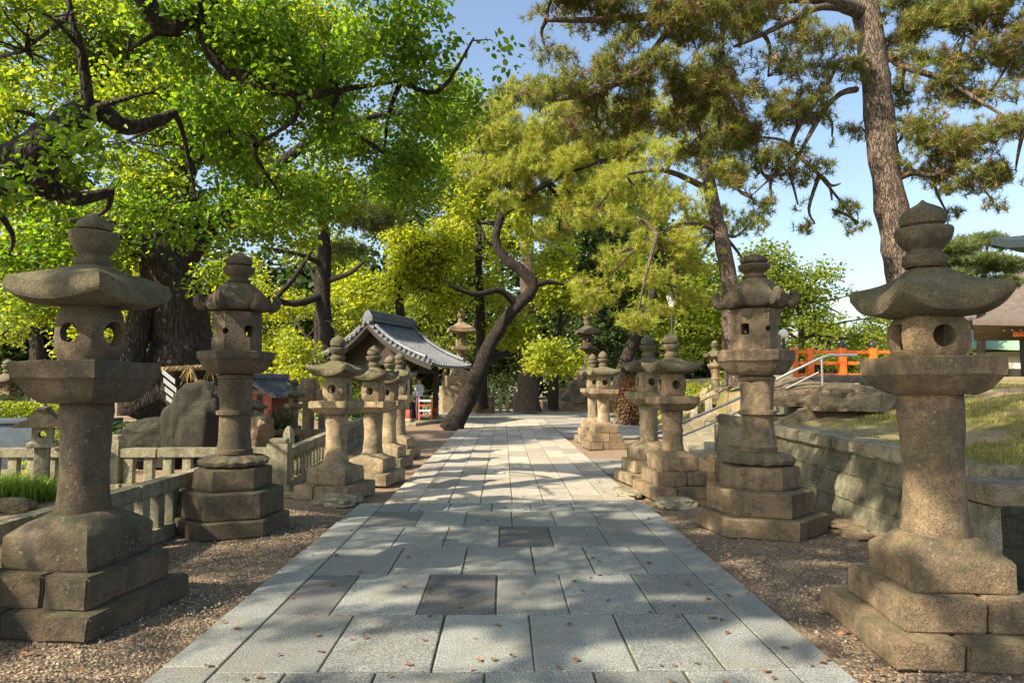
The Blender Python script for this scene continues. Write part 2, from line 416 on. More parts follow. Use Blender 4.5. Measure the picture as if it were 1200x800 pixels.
    pts = [(zr, rw * 0.45, 0.6), (zr + 0.012, rw * 0.8, 0.85, lf * 0.55), (zr + 0.02, rw * 0.96, rc, lf), (zr + 0.045 * s, rw * 1.0, rc, lf), (zr + ed * 0.75 * s, rw * 1.0, rc, lf), (zr + ed * s, rw * 0.975, rc, lf)]
    for u in (0.06, 0.14, 0.24, 0.36, 0.5, 0.65, 0.8, 0.9, 1.0):
        hu = ((0.40 if fat else 0.36) + (0.60 if fat else 0.64) * (u ** (0.85 if fat else 1.25))) if k == 4 else (0.24 + 0.76 * math.sin(u * PI / 2) ** 1.1)
        wq = rw * (1 - 0.80 * u ** (1.3 if fat else 1.15)) if k == 4 else rw * (1 - 0.74 * u ** 1.0)
        pts.append((zr + hh * hu, wq, rc * (1 - 0.75 * u) if k == 4 else 1 - 0.75 * u, lf * (1 - u) ** 2))
    pts.append((zt + 0.003, rw * 0.18, 0))
    prof(mb, pts, k, seed + 12, 0.012)
    if k != 4:     # curled fern-head corners
        for i in range(k):
            a = 2 * PI * (i + 0.5) / k; rc = rw / math.cos(PI / k); d = Vector((math.cos(a), math.sin(a), 0))
            P = [d * (rc * 0.55) + Vector((0, 0, zr + 0.55 * hh)), d * (rc * 0.8) + Vector((0, 0, zr + 0.30 * hh)), d * (rc * 0.98) + Vector((0, 0, zr + 0.13 * hh + lf * 0.3)),
                 d * (rc * 1.13) + Vector((0, 0, zr + 0.22 * hh + lf * 0.4)), d * (rc * 1.12) + Vector((0, 0, zr + 0.42 * hh + lf * 0.4)), d * (rc * 1.02) + Vector((0, 0, zr + 0.40 * hh + lf * 0.4))]
            mb.tube(P, [0.03 * s, 0.045 * s, 0.055 * s, 0.055 * s, 0.045 * s, 0.03 * s], 8, 3)
    mb.build('roof', m3, t)
    # finial
    mb = MB(); b = W[7]; o_ = W[8]; z9, z10, z11 = Z[9], Z[10], Z[11]
    q = [(zt - 0.01, b * 0.70, 0), (zt + 0.012, b * 0.80, 0), (z9 - 0.035, b * 0.80, 0), (z9 - 0.02, b * 0.60, 0), (z9, b * 0.60, 0),
         (z9 + 0.25 * (z10 - z9), b * 0.82, 0), (z9 + 0.5 * (z10 - z9), b * 0.97, 0), (z9 + 0.75 * (z10 - z9), b * 1.03, 0), (z10 - 0.02, b * 1.04, 0), (z10 - 0.005, b * 1.0, 0), (z10, b * 0.6, 0)]
    HH = z11 - z10
    q += [(z10 + 0.008, o_ * 0.80, 0), (z10 + HH * 0.13, o_ * 0.97, 0), (z10 + HH * 0.30, o_ * 1.03, 0), (z10 + HH * 0.48, o_ * 0.97, 0), (z10 + HH * 0.63, o_ * 0.80, 0)]
    tip = {'flat': (0.62, 0.42), 'round': (0.60, 0.36)}.get(finial, (0.50, 0.20))
    q += [(z10 + HH * 0.76, o_ * tip[0], 0), (z10 + HH * 0.88, o_ * tip[1], 0), (z11, o_ * 0.03, 0)]
    prof(mb, q, 8, seed + 15, 0.007, 0.03); mb.build('finial', m3, t)
    return t

G1 = 'stone lanterns lining the approach'
hexwin = [('round', -PI / 2, 0.045), ('round', -PI / 2 + PI / 3, 0.04), ('round', -PI / 2 - PI / 3, 0.04), ('round', PI / 2, 0.045)]
hx = [('square', -PI / 2 + PI / 3, 0.06), ('round', -PI / 2, 0.035), ('square', -PI / 2 - PI / 3, 0.06), ('round', PI / 2, 0.035)]
square_lantern('large tan stone lantern in the right foreground with one square and one round window', (2.76, 4.23, 0), R(-5), seed=1.0, lift=0.10)
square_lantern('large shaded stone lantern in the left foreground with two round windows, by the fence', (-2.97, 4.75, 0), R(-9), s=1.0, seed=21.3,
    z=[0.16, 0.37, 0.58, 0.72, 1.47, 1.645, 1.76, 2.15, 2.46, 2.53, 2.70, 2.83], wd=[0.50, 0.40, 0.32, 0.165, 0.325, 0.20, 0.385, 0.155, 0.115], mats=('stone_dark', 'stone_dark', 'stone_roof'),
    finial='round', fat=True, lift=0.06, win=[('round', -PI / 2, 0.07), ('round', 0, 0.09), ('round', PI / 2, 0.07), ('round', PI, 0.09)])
zh = [0.2, 0.46, 0.62, 0.84, 1.70, 1.86, 1.98, 2.44, 2.80, 2.86, 2.96, 3.10]
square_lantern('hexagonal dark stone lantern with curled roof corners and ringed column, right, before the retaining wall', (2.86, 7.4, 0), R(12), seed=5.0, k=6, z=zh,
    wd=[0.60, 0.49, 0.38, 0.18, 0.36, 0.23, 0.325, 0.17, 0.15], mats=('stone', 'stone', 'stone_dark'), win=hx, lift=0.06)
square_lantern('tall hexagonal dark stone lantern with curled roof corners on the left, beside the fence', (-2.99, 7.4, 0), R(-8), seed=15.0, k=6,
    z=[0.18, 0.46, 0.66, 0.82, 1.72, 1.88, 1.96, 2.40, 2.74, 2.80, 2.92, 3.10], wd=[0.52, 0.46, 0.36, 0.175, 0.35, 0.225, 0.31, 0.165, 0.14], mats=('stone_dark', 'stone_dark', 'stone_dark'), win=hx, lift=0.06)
zs = [0.2, 0.0, 0.40, 0.48, 1.17, 1.27, 1.36, 1.70, 1.95, 2.03, 2.13, 2.32]
def small(label, x, y, rz, seed, mats=('stone_gold', 'stone_gold', 'stone_roof'), hs=1.0, ws=1.0, two=False, **kw):
    zz = [0.17, 0.36, 0.55, 0.64, 1.2, 1.3, 1.4, 1.72, 1.96, 2.04, 2.14, 2.32] if two else [0.2, 0.22, 0.40, 0.49, 1.17, 1.27, 1.36, 1.70, 1.95, 2.03, 2.13, 2.32]
    ww = [0.46, 0.36, 0.29, 0.15, 0.30, 0.18, 0.35, 0.13, 0.11] if two else [0.42, 0.3, 0.30, 0.16, 0.29, 0.18, 0.34, 0.13, 0.11]
    return square_lantern(label, (x, y, 0), R(rz), 1.0, seed=seed, z=[q * hs for q in zz], wd=[q * ws for q in ww], mats=mats, steps=2 if two else 1, **kw)
small('small warm stone lantern next to the square corner post of the left fence', -2.40, 9.55, -14, 30.0)
small('small stone lantern second in the close left row, square fire box, before the pavilion', -2.14, 10.9, -12, 40.0, ws=0.98, hs=0.97)
small('slim stone lantern third in the close left row, before the pavilion', -2.24, 13.0, -10, 50.0, hs=0.94, ws=0.9)
small('stone lantern fourth and farthest in the close left row, nearest the leaning pine', -2.30, 14.6, -10, 60.0, hs=1.0, ws=0.92)
small('mossy roofed stone lantern, front one of the pair near the right stairs', 2.46, 9.6, 8, 70.0, mats=('stone', 'stone', 'stone_roof'), hs=1.02, two=True, colbulge=0.12)
small('warm stone lantern close behind the mossy roofed one near the right stairs', 2.40, 10.9, 8, 80.0, hs=1.05, two=True, colbulge=0.12)
small('round topped stone lantern, front one of the far pair right of the path', 2.52, 16.6, 5, 90.0, mats=('stone', 'stone_gold', 'stone_roof'), hs=1.05, two=True, ws=1.05, finial='flat')
small('warmer ball topped stone lantern, rear one of the far pair right of the path', 2.50, 18.4, 5, 95.0, mats=('stone_gold', 'stone_gold', 'stone_roof'), hs=1.06, two=True, finial='flat')

# ------------------------------------------------------------------ ground, paving
def ground_mat():
    m, n, l, p = mat('gravel_and_earth')
    tc = n.new('ShaderNodeTexCoord'); v = tc.outputs['Object']
    vo = n.new('ShaderNodeTexVoronoi'); vo.inputs['Scale'].default_value = 55; l.new(v, vo.inputs['Vector'])
    cr = n.new('ShaderNodeValToRGB'); e = cr.color_ramp.elements
    e[0].color = (0.045, 0.033, 0.023, 1); e[1].color = (0.38, 0.30, 0.20, 1)
    for pos, c in ((0.3, (0.12, 0.088, 0.057, 1)), (0.55, (0.10, 0.085, 0.07, 1)), (0.75, (0.20, 0.145, 0.088, 1))):
        x = e.new(pos); x.color = c
    sp = n.new('ShaderNodeSeparateColor'); l.new(vo.outputs['Color'], sp.inputs[0]); l.new(sp.outputs[0], cr.inputs[0])
    f = ramp(n, l, nse(n, l, v, 1.1, 6, 0.65), 0.42, 0.6)
    earth = mixc(n, l, ramp(n, l, nse(n, l, v, 9, 6, 0.7), 0.3, 0.7), (0.33, 0.23, 0.14), (0.20, 0.14, 0.09))
    fm = n.new('ShaderNodeMath'); fm.operation = 'MULTIPLY'; l.new(f, fm.inputs[0]); fm.inputs[1].default_value = 0.45
    col = mixc(n, l, fm.outputs[0], cr.outputs[0], earth)
    # farther along the path the gravel gives way to bare sandy earth
    sx = n.new('ShaderNodeSeparateXYZ'); l.new(v, sx.inputs[0])
    far = n.new('ShaderNodeMapRange'); far.inputs[1].default_value = 7.5; far.inputs[2].default_value = 10.0; l.new(sx.outputs['Y'], far.inputs[0])
    col = mixc(n, l, far.outputs[0], col, mixc(n, l, 0.75, col, earth))
    l.new(col, p.inputs['Base Color']); p.inputs['Roughness'].default_value = 0.95
    h = ramp(n, l, vo.outputs['Distance'], 0.0, 0.75, (1, 1, 1), (0, 0, 0))
    b = bump(n, l, h, 0.012, 0.9); b = bump(n, l, nse(n, l, v, 3, 5), 0.06, 0.5, b)
    l.new(b, p.inputs['Normal']); return m
M['ground'] = ground_mat()
mb = MB()
xs = [-400, -60] + [x * 0.5 for x in range(-40, 41)] + [60, 400]
ys = [-60, -10] + [y * 0.5 for y in range(0, 61)] + [45, 70, 200, 900]
idx = {}
for j, y in enumerate(ys):
    for i, x in enumerate(xs):
        z = 0.0
        if abs(x) > 2.1 and abs(x) < 20 and 0 < y < 30: z = 0.018 * noise.noise(Vector((x * 0.9, y * 0.9, 0)))
        if abs(x) < 2.1: z = -0.03
        idx[(i, j)] = len(mb.v); mb.v.append((x, y, z))
for j in range(len(ys) - 1):
    for i in range(len(xs) - 1):
        mb.f.append((idx[(i, j)], idx[(i + 1, j)], idx[(i + 1, j + 1)], idx[(i, j + 1)]))
tag(mb.build('ground', M['ground']), kind='structure')

# loose pebbles on the near gravel verges
def pebbles():
    base = np.array([(1, 0, 0), (0.3, 0.9, 0), (-0.7, 0.6, 0), (-0.8, -0.5, 0), (0.2, -0.9, 0), (0.1, 0.05, 0.75)]) 
    N = 9000
    side = rng.random(N) < 0.5
    y = 3.2 + 5.5 * rng.random(N) ** 1.2
    x = np.where(side, -1.98 - 1.5 * rng.random(N), 1.98 + 1.9 * rng.random(N))
    ang = rng.random(N) * 2 * PI; s = 0.005 + 0.009 * rng.random(N) ** 2
    ca, sa = np.cos(ang), np.sin(ang)
    V = np.zeros((N, 6, 3))
    for i, b in enumerate(base):
        bx = b[0] * (0.7 + 0.6 * rng.random(N)); by = b[1] * (0.6 + 0.5 * rng.random(N))
        V[:, i, 0] = x + s * (bx * ca - by * sa); V[:, i, 1] = y + s * (bx * sa + by * ca); V[:, i, 2] = 0.008 + s * b[2]
    V[:, :5, 2] -= 0.006
    F = np.array([(0, 1, 5), (1, 2, 5), (2, 3, 5), (3, 4, 5), (4, 0, 5)])
    mesh_np('loose_gravel', V.reshape(-1, 3), (F[None] + np.arange(N)[:, None, None] * 6).reshape(-1, 3), M['pebble'], None, kind='stuff')
def mesh_np(name, V, F, m, parent=None, smooth=False, kind=None, loc=None):
    me = bpy.data.meshes.new(name); nf, k = F.shape
    me.vertices.add(len(V)); me.vertices.foreach_set('co', np.ascontiguousarray(V, dtype=np.float32).ravel())
    me.loops.add(nf * k); me.loops.foreach_set('vertex_index', np.ascontiguousarray(F, dtype=np.int32).ravel())
    me.polygons.add(nf); me.polygons.foreach_set('loop_start', np.arange(0, nf * k, k, dtype=np.int32))
    me.polygons.foreach_set('loop_total', np.full(nf, k, dtype=np.int32))
    me.update(calc_edges=True)
    o = link(name, me, m, parent, loc)
    if kind: o['kind'] = kind
    return o
def pebble_mat():
    m, n, l, p = mat('pebble')
    g = n.new('ShaderNodeNewGeometry'); r = n.new('ShaderNodeValToRGB'); e = r.color_ramp.elements
    e[0].color = (0.045, 0.035, 0.028, 1); e[1].color = (0.40, 0.33, 0.24, 1)
    x = e.new(0.5); x.color = (0.13, 0.096, 0.07, 1)
    l.new(g.outputs['Random Per Island'], r.inputs[0]); l.new(r.outputs[0], p.inputs['Base Color']); p.inputs['Roughness'].default_value = 0.85
    return m
M['pebble'] = pebble_mat()
pebbles()

def paving_mat():
    m, n, l, p = mat('granite_paving')
    tc = n.new('ShaderNodeTexCoord'); v = tc.outputs['Object']
    at_ = n.new('ShaderNodeVertexColor'); at_.layer_name = 'slab'
    fine = nse(n, l, v, 95, 2, 0.8); med = nse(n, l, v, 7, 7, 0.7)
    sp = ramp(n, l, fine, 0.40, 0.60, (0.22, 0.23, 0.24), (1.6, 1.6, 1.55))
    col = mixc(n, l, 0.75, at_.outputs[0], sp, 'MULTIPLY')
    col = mixc(n, l, 0.5, col, ramp(n, l, med, 0.3, 0.72, (0.62, 0.6, 0.55), (1.08, 1.07, 1.04)), 'MULTIPLY')
    st = ramp(n, l, nse(n, l, v, 1.9, 9, 0.78), 0.50, 0.66)
    sm = n.new('ShaderNodeMath'); sm.operation = 'MULTIPLY'; l.new(st, sm.inputs[0]); sm.inputs[1].default_value = 0.5
    col = mixc(n, l, sm.outputs[0], col, (0.20, 0.165, 0.11))
    l.new(col, p.inputs['Base Color']); p.inputs['Roughness'].default_value = 0.72
    b = bump(n, l, fine, 0.0025, 0.8); b = bump(n, l, med, 0.006, 0.5, b); l.new(b, p.inputs['Normal'])
    return m
M['paving'] = paving_mat()
M['grout'] = simple('earth_grout', (0.075, 0.07, 0.028), 0.95, bscale=60)
SL = []          # slabs: x0,x1,y0,y1,dark, share of painted sunlit tone
def slab(x0, x1, y0, y1, dark=0, warm=0.0): SL.append((x0, x1, y0, y1, dark, warm))
BX0, BX1 = -1.93, 1.91; IX0, IX1 = -1.60, 1.61
rowy = [1.0, 1.9, 2.83, 3.76, 4.67, 5.63, 6.56, 7.5, 8.38, 8.95]
cuts = {2: [-1.2, -.7, -.1, .5, 1.0], 3: [-1.03, -.40, .175, .757, 1.24], 4: [-1.2, -.605, -.05, .466, 1.07], 5: [-.97, -.35, .27, .775, 1.23], 6: [-1.1, -.6, -.04, .5, 1.05], 7: [-1.0, -.45, .1, .6, 1.1], 8: [-1.2, -.7, -.15, .35, .9]}
dark = {(4, 0), (4, 2), (6, 3), (7, 0)}
for j in range(len(rowy) - 1):
    cs = [IX0] + cuts.get(j, [-1.1 + 0.1 * (j % 3), -.5, .05, .6, 1.1]) + [IX1]
    for i in range(len(cs) - 1): slab(cs[i], cs[i + 1], rowy[j], rowy[j + 1], 1 if (j, i) in dark else 0)
y = 1.2
while y < 8.95:
    y1 = min(y + 1.32, 8.95); slab(BX0, IX0, y, y1); y = y1
y = 0.9
while y < 8.95:
    y1 = min(y + 1.45, 8.95); slab(IX1, BX1, y, y1); y = y1
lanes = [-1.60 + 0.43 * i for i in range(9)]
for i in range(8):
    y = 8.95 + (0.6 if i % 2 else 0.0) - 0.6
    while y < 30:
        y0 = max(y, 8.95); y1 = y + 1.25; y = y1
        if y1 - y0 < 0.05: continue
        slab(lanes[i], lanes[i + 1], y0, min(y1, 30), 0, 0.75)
# side paving towards the stairs and the plaza beyond the path
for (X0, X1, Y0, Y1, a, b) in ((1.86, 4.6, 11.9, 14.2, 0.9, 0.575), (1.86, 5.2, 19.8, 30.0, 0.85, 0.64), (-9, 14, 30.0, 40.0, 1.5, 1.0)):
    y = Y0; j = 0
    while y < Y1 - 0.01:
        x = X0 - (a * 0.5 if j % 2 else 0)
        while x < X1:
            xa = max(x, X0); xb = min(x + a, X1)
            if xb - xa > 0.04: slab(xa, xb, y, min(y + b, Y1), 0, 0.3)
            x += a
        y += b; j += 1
V = []; F = []; CL = []
for (x0, x1, y0, y1, dk, sun_tint) in SL:
    g = 0.005 + 0.003 * random.random(); c = 0.006
    if y0 > 8.9: g = 0.006
    dz = random.uniform(-0.003, 0.003) + 0.012; tx = random.uniform(-0.002, 0.002); b = len(V)
    jx = [random.uniform(-0.003, 0.003) for _ in range(4)]
    q = [(x0 + g + jx[0], y0 + g), (x1 - g + jx[1], y0 + g), (x1 - g + jx[2], y1 - g), (x0 + g + jx[3], y1 - g)]
    q2 = [(x0 + g + c + jx[0], y0 + g + c), (x1 - g - c + jx[1], y0 + g + c), (x1 - g - c + jx[2], y1 - g - c), (x0 + g + c + jx[3], y1 - g - c)]
    for p_ in q: V.append((*p_, -0.02))
    for p_ in q: V.append((*p_, dz - 0.004 + tx * (p_[0] - x0)))
    for p_ in q2: V.append((*p_, dz + tx * (p_[0] - x0)))
    fs = [(0, 1, 5, 4), (1, 2, 6, 5), (2, 3, 7, 6), (3, 0, 4, 7), (4, 5, 9, 8), (5, 6, 10, 9), (6, 7, 11, 10), (7, 4, 8, 11), (8, 9, 10, 11)]
    F += [tuple(i + b for i in f) for f in fs]
    k = random.uniform(0.76, 1.16)
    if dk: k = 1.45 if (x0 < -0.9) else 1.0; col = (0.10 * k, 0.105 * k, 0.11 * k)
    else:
        col = (0.245 * k, 0.262 * k, 0.256 * k); wv = sun_tint * random.uniform(0.5, 1)
        col = tuple(a * (1 - wv) + b_ * wv for a, b_ in zip(col, (0.64 * k, 0.56 * k, 0.45 * k)))  # sunlight on the far path is mixed into the slab colour
    CL += [col] * len(fs)
me = bpy.data.meshes.new('path'); me.from_pydata(V, [], F); me.update()
ca = me.color_attributes.new('slab', 'FLOAT_COLOR', 'CORNER')
arr = np.ones((len(me.loops), 4), dtype=np.float32); arr[:, :3] = np.repeat(np.array(CL), 4, axis=0); ca.data.foreach_set('color', arr.ravel())
tag(link('path', me, M['paving']), kind='structure')
mb = MB(); mb.add([(BX0, -2, 0.002), (BX1, -2, 0.002), (BX1, 8.95, 0.002), (BX0, 8.95, 0.002)], [(0, 1, 2, 3)])
mb.add([(-1.6, 8.95, 0.002), (1.84, 8.95, 0.002), (1.84, 30, 0.002), (-1.6, 30, 0.002)], [(0, 1, 2, 3)])
for (X0, X1, Y0, Y1) in ((1.85, 4.6, 11.9, 14.2), (1.85, 5.2, 19.8, 30.0), (-9, 14, 30.0, 40.0)):
    mb.add([(X0, Y0, 0.001), (X1, Y0, 0.001), (X1, Y1, 0.001), (X0, Y1, 0.001)], [(0, 1, 2, 3)])
tag(mb.build('path_bed', M['grout'], smooth=False), kind='structure')

# ------------------------------------------------------------------ balustrades
def balustrade(label, p0, p1, h, sp, m, posts=(), group=None, z0=0.0, z1=0.0, bw=0.13, name='stone_fence', cat='stone fence', rail=(0.16, 0.14)):
    p0 = Vector((p0[0], p0[1], z0)); p1 = Vector((p1[0], p1[1], z1)); d = p1 - p0; L = d.length
    ang = math.atan2(d.y, d.x); Lh = math.hypot(d.x, d.y); sl = (z1 - z0) / Lh
    t = thing(name, label, cat, p0, ang, group)
    def bar(nm, zc, sz_y, sz_z, x0=0.0, x1=None):
        x1 = Lh if x1 is None else x1
        mb = MB(); nseg = max(1, int((x1 - x0) / 1.4)); 
        for i in range(nseg):
            a = x0 + (x1 - x0) * i / nseg; b = x0 + (x1 - x0) * (i + 1) / nseg - 0.006
            bm = bmesh.new(); bmesh.ops.create_cube(bm, size=1)
            for v in bm.verts:
                X = a + (b - a) * (v.co.x + 0.5); v.co = Vector((X, v.co.y * sz_y, v.co.z * sz_z))
            bmesh.ops.bevel(bm, geom=bm.edges[:], offset=0.012, segments=2, affect='EDGES')
            for v in bm.verts: v.co.z += zc + sl * v.co.x
            bm.verts.index_update(); mb.add(rough_verts([v.co for v in bm.verts], 0.006, 6, i), [[v.index for v in f.verts] for f in bm.faces]); bm.free()
        mb.build(nm, m, t)
    bar('top_rail', h - rail[1] / 2, rail[0], rail[1])
    bar('bottom_rail', 0.07, 0.18, 0.14)
    mb = MB(); hb = h - rail[1] - 0.14
    mb.box((0, 0, 0), (bw, 0.1, hb + 0.01), ch=0.01); first = None
    nb = int(Lh / sp)
    for i in range(nb):
        x = (i + 0.5) * Lh / nb
        if first is None:
            first = mb.build('baluster', m, t); o = first
        else:
            o = first.copy(); C.objects.link(o); o.parent = t
        o.location = (x, random.uniform(-0.006, 0.006), 0.14 + hb / 2 + sl * x); o.rotation_euler = (0, 0, random.uniform(-0.03, 0.03))
    for x, ph, pw in posts:
        mb = MB(); mb.box((0, 0, ph / 2 - 0.02), (pw, pw, ph + 0.04), ch=0.015)
        mb.box((0, 0, 0.07), (pw + 0.1, pw + 0.1, 0.15), ch=0.012)
        mb.box((0, 0, ph + 0.03), (pw * 0.8, pw * 0.8, 0.08), ch=0.03)
        mb.build('post', m, t, loc=(x, 0, sl * x))
    return t
FG = 'low stone fences on the left'
balustrade('low pale stone fence running beside the left foreground lanterns', (-3.62, 2.2), (-3.55, 7.9), 0.62, 0.28, M['stone_fence'], group=FG)
balustrade('low stone fence across the garden in front of the mossy rock and rope tied tree', (-8.5, 9.9), (-3.40, 9.9), 0.66, 0.27, M['stone_fence'], posts=((2.75, 0.78, 0.2),), group=FG)
balustrade('low stone fence leaving its square corner post and passing behind the small left lanterns', (-3.28, 9.75), (-4.25, 21.0), 0.62, 0.27, M['stone_fence'], posts=((0.0, 0.74, 0.30),), group=FG)

# ------------------------------------------------------------------ stairs
st = thing('stone_stairs', 'stone stairs on the right climbing to the raised ground, sunlit treads', 'stairs', (2.98, 11.4, 0), math.atan2(-0.24, 0.97))
SW = 7.6; NS = 10; RI = 0.15; TR = 0.285
for i in range(NS):
    mb = MB(); mb.box((TR * i + 1.6, SW / 2, RI * i + RI / 2 - 0.001 * i), (3.2, SW, RI), ch=0.012); mb.build('step', M['stone_pale'], st)
for yy, nm in ((-0.16, 0), (SW + 0.16, 1)):
    mb = MB()
    L = TR * NS
    pr = [(-0.25, 0), (L, 0), (L, RI * NS + 0.12), (0, 0.16), (-0.25, 0.14)]
    r = [[(x, yy - 0.14, z) for x, z in pr], [(x, yy + 0.14, z) for x, z in pr]]
    mb.loft(r); mb.build('stringer', M['stone_gold'], st, smooth=False)
hr = thing('metal_handrail', 'slanting grey metal handrail rising along the near side of the stone stairs', 'handrail', (2.98, 11.4, 0), math.atan2(-0.24, 0.97))
mb = MB(); mb.tube([(-0.35, 0.15, 0.72), (-0.2, 0.15, 0.80), (1.0, 0.15, 1.33), (2.35, 0.15, 2.02), (2.65, 0.15, 2.08), (2.95, 0.15, 2.08)], 0.024, 10); mb.build('rail', M['steel'], hr)
mb = MB(); mb.tube([(-0.35, 0.15, 0.5), (1.0, 0.15, 1.1), (2.35, 0.15, 1.8)], 0.016, 8); mb.build('lower_rail', M['steel'], hr)
for x, z in ((-0.2, 0.0), (1.1, 0.55), (2.4, 1.25)):
    mb = MB(); mb.tube([(x, 0.15, z), (x, 0.15, z + 0.79)], 0.02, 8); mb.build('upright', M['steel'], hr)
u = Vector((0.97, -0.24)).normalized(); nrm = Vector((-u.y, u.x))
a = Vector((2.98, 11.4)) + nrm * (SW + 0.16); b = a + u * 2.85
balustrade('sloping stone balustrade climbing the far side of the stone stairs', a, b, 0.72, 0.4, M['stone_pale'], z0=0.12, z1=1.6, bw=0.2, name='stair_balustrade', cat='balustrade', posts=((0, 0.85, 0.3),))

# ------------------------------------------------------------------ retaining wall and embankment
def wall_blocks(mb, p0, p1, z1a, z1b, batter, rows, seed):
    p0 = Vector((*p0, 0)); p1 = Vector((*p1, 0)); d = (p1 - p0); L = d.length; d.normalize(); nn = Vector((d.y, -d.x, 0))
    rnd = random.Random(seed)
    for r in range(rows):
        x = -rnd.random() * 0.4
        while x < L:
            wd = rnd.uniform(0.5, 0.95); xa = max(0, x); xb = min(L, x + wd); x += wd
            if xb - xa < 0.05: continue
            skew = rnd.uniform(-0.03, 0.03)
            f0 = r / rows; f1 = (r + 1) / rows
            bm = bmesh.new(); bmesh.ops.create_cube(bm, size=1)
            off = rnd.uniform(-0.018, 0.018)
            for v in bm.verts:
                f = f0 + (f1 - f0) * (v.co.z + 0.5); X = xa + 0.006 + (xb - xa - 0.012) * (v.co.x + 0.5) + (skew if v.co.z > 0 else 0)
                top = z1a + (z1b - z1a) * X / L
                dep = (0.0 if v.co.y < 0 else 0.4)
                v.co = p0 + d * X - nn * (batter * f + dep) + nn * off; v.co.z = top * f * 0.995 + 0.004 - (0.1 if f == 0 else 0)
            bmesh.ops.bevel(bm, geom=bm.edges[:], offset=0.009, segments=2, affect='EDGES')
            bmesh.ops.subdivide_edges(bm, edges=[e for e in bm.edges if e.calc_length() > 0.2], cuts=3, use_grid_fill=True)
            bm.verts.index_update(); mb.add(rough_verts([v.co for v in bm.verts], 0.016, 7.5, seed), [[v.index for v in f.verts] for f in bm.faces]); bm.free()
def coping(mb, p0, p1, za, zb, n, wd=0.5, th=0.16, over=0.05):
    p0 = Vector((*p0, 0)); p1 = Vector((*p1, 0)); d = (p1 - p0); L = d.length; d.normalize(); nn = Vector((d.y, -d.x, 0))
    for i in range(n):
        bm = bmesh.new(); bmesh.ops.create_cube(bm, size=1)
        for v in bm.verts:
            f = (i + v.co.x + 0.5 + (0.006 if v.co.x < 0 else -0.006)) / n
            z = za + (zb - za) * f + (v.co.z + 0.5) * th
            q = p0 + d * L * f + nn * (over if v.co.y < 0 else over - wd); v.co = Vector((q.x, q.y, z))
        bmesh.ops.bevel(bm, geom=bm.edges[:], offset=0.022, segments=2, affect='EDGES')
        bmesh.ops.subdivide_edges(bm, edges=[e for e in bm.edges if e.calc_length() > 0.25], cuts=4, use_grid_fill=True)
        bm.verts.index_update(); mb.add(rough_verts([v.co for v in bm.verts], 0.02, 3.5, i), [[v.index for v in f.verts] for f in bm.faces]); bm.free()
rw = thing('retaining_wall', 'battered greenish stone retaining wall of large blocks with coping, holding the grassy bank', 'retaining wall', (0, 0, 0))
A0 = (3.88, 9.75); A1 = (3.88, 5.42)
mb = MB(); wall_blocks(mb, A0, A1, 0.84, 0.78, 0.24, 3, 3); mb.build('block_face', M['stone_wall'], rw)
mb = MB(); coping(mb, (4.10, 9.95), (4.10, 5.42), 0.82, 0.76, 5); mb.build('coping', M['stone_pale'], rw)
mb = MB(); wall_blocks(mb, (3.24, 10.05), (3.9, 9.74), 1.0, 0.86, 0.24, 3, 9); mb.build('end_face', M['stone_gold'], rw)
mb = MB(); coping(mb, (3.36, 10.35), (4.16, 10.0), 0.97, 0.83, 2, wd=0.6); mb.build('coping', M['stone_gold'], rw)
mb = MB(); mb.box((3.95, 10.55, 0.48), (1.0, 0.5, 0.94), ch=0.02); mb.build('core', M['stone_wall'], rw)

def bankz(x, y):
    """raised ground right of the wall: climbs from the coping to the upper terrace"""
    e = min(max((x - 4.35) / 3.6, 0), 1); e = e * e * (3 - 2 * e)
    z = 0.93 + 0.62 * e
    f = min(max((y - 10) / 12, 0), 1); z += 0.30 * f
    z += 0.07 * noise.noise(Vector((x * 0.7, y * 0.7, 3))) + 0.02 * noise.noise(Vector((x * 3, y * 3, 3)))
    return z
def bank_mat():
    m, n, l, p = mat('grassy_earth')
    tc = n.new('ShaderNodeTexCoord'); v = tc.outputs['Object']
    e = mixc(n, l, ramp(n, l, nse(n, l, v, 12, 6, 0.7), 0.3, 0.7), (0.46, 0.34, 0.21), (0.26, 0.19, 0.12))
    g = mixc(n, l, nse(n, l, v, 30, 4), (0.12, 0.13, 0.03), (0.30, 0.26, 0.08))
    col = mixc(n, l, ramp(n, l, nse(n, l, v, 0.8, 5, 0.6), 0.45, 0.6), g, e)
    l.new(col, p.inputs['Base Color']); p.inputs['Roughness'].default_value = 1
    l.new(bump(n, l, nse(n, l, v, 25, 5, 0.8), 0.04), p.inputs['Normal']); return m
M['bank'] = bank_mat()
mb = MB(); X = [4.12, 4.125, 4.3, 4.5] + [4.75 + 0.3 * i for i in range(30)] + [14, 16, 20, 30, 60]; Yv = [5.44, 5.45] + [5.6 + 0.3 * i for i in range(30)] + [15, 16, 18, 20, 23, 26, 30, 36, 45, 60]
def inside_stairs(x, y):
    r = Vector((x - 2.98, y - 11.4)); return r.dot(u) < 2.9 and r.dot(nrm) > -0.3 and y < 21
ix = {}
for j, y in enumerate(Yv):
    for i, x in enumerate(X):
        xx = x
        if y > 10.3 and xx < 6.05: xx = 6.0 + (x - 4.12) * 0.02 
        zz = bankz(xx, y)
        if y > 19.5: f_ = min(1, max(0, (xx - 6.0) / 3.0)); xx = xx if i else 5.0; zz *= f_ * f_ * (3 - 2 * f_)
        if i == 0 or j == 0: zz = -0.05
        ix[(i, j)] = len(mb.v); mb.v.append((xx, y, zz))
for j in range(len(Yv) - 1):
    for i in range(len(X) - 1): mb.f.append((ix[(i, j)], ix[(i + 1, j)], ix[(i + 1, j + 1)], ix[(i, j + 1)]))
tag(mb.build('hillside', M['bank'], ang=60), kind='structure')
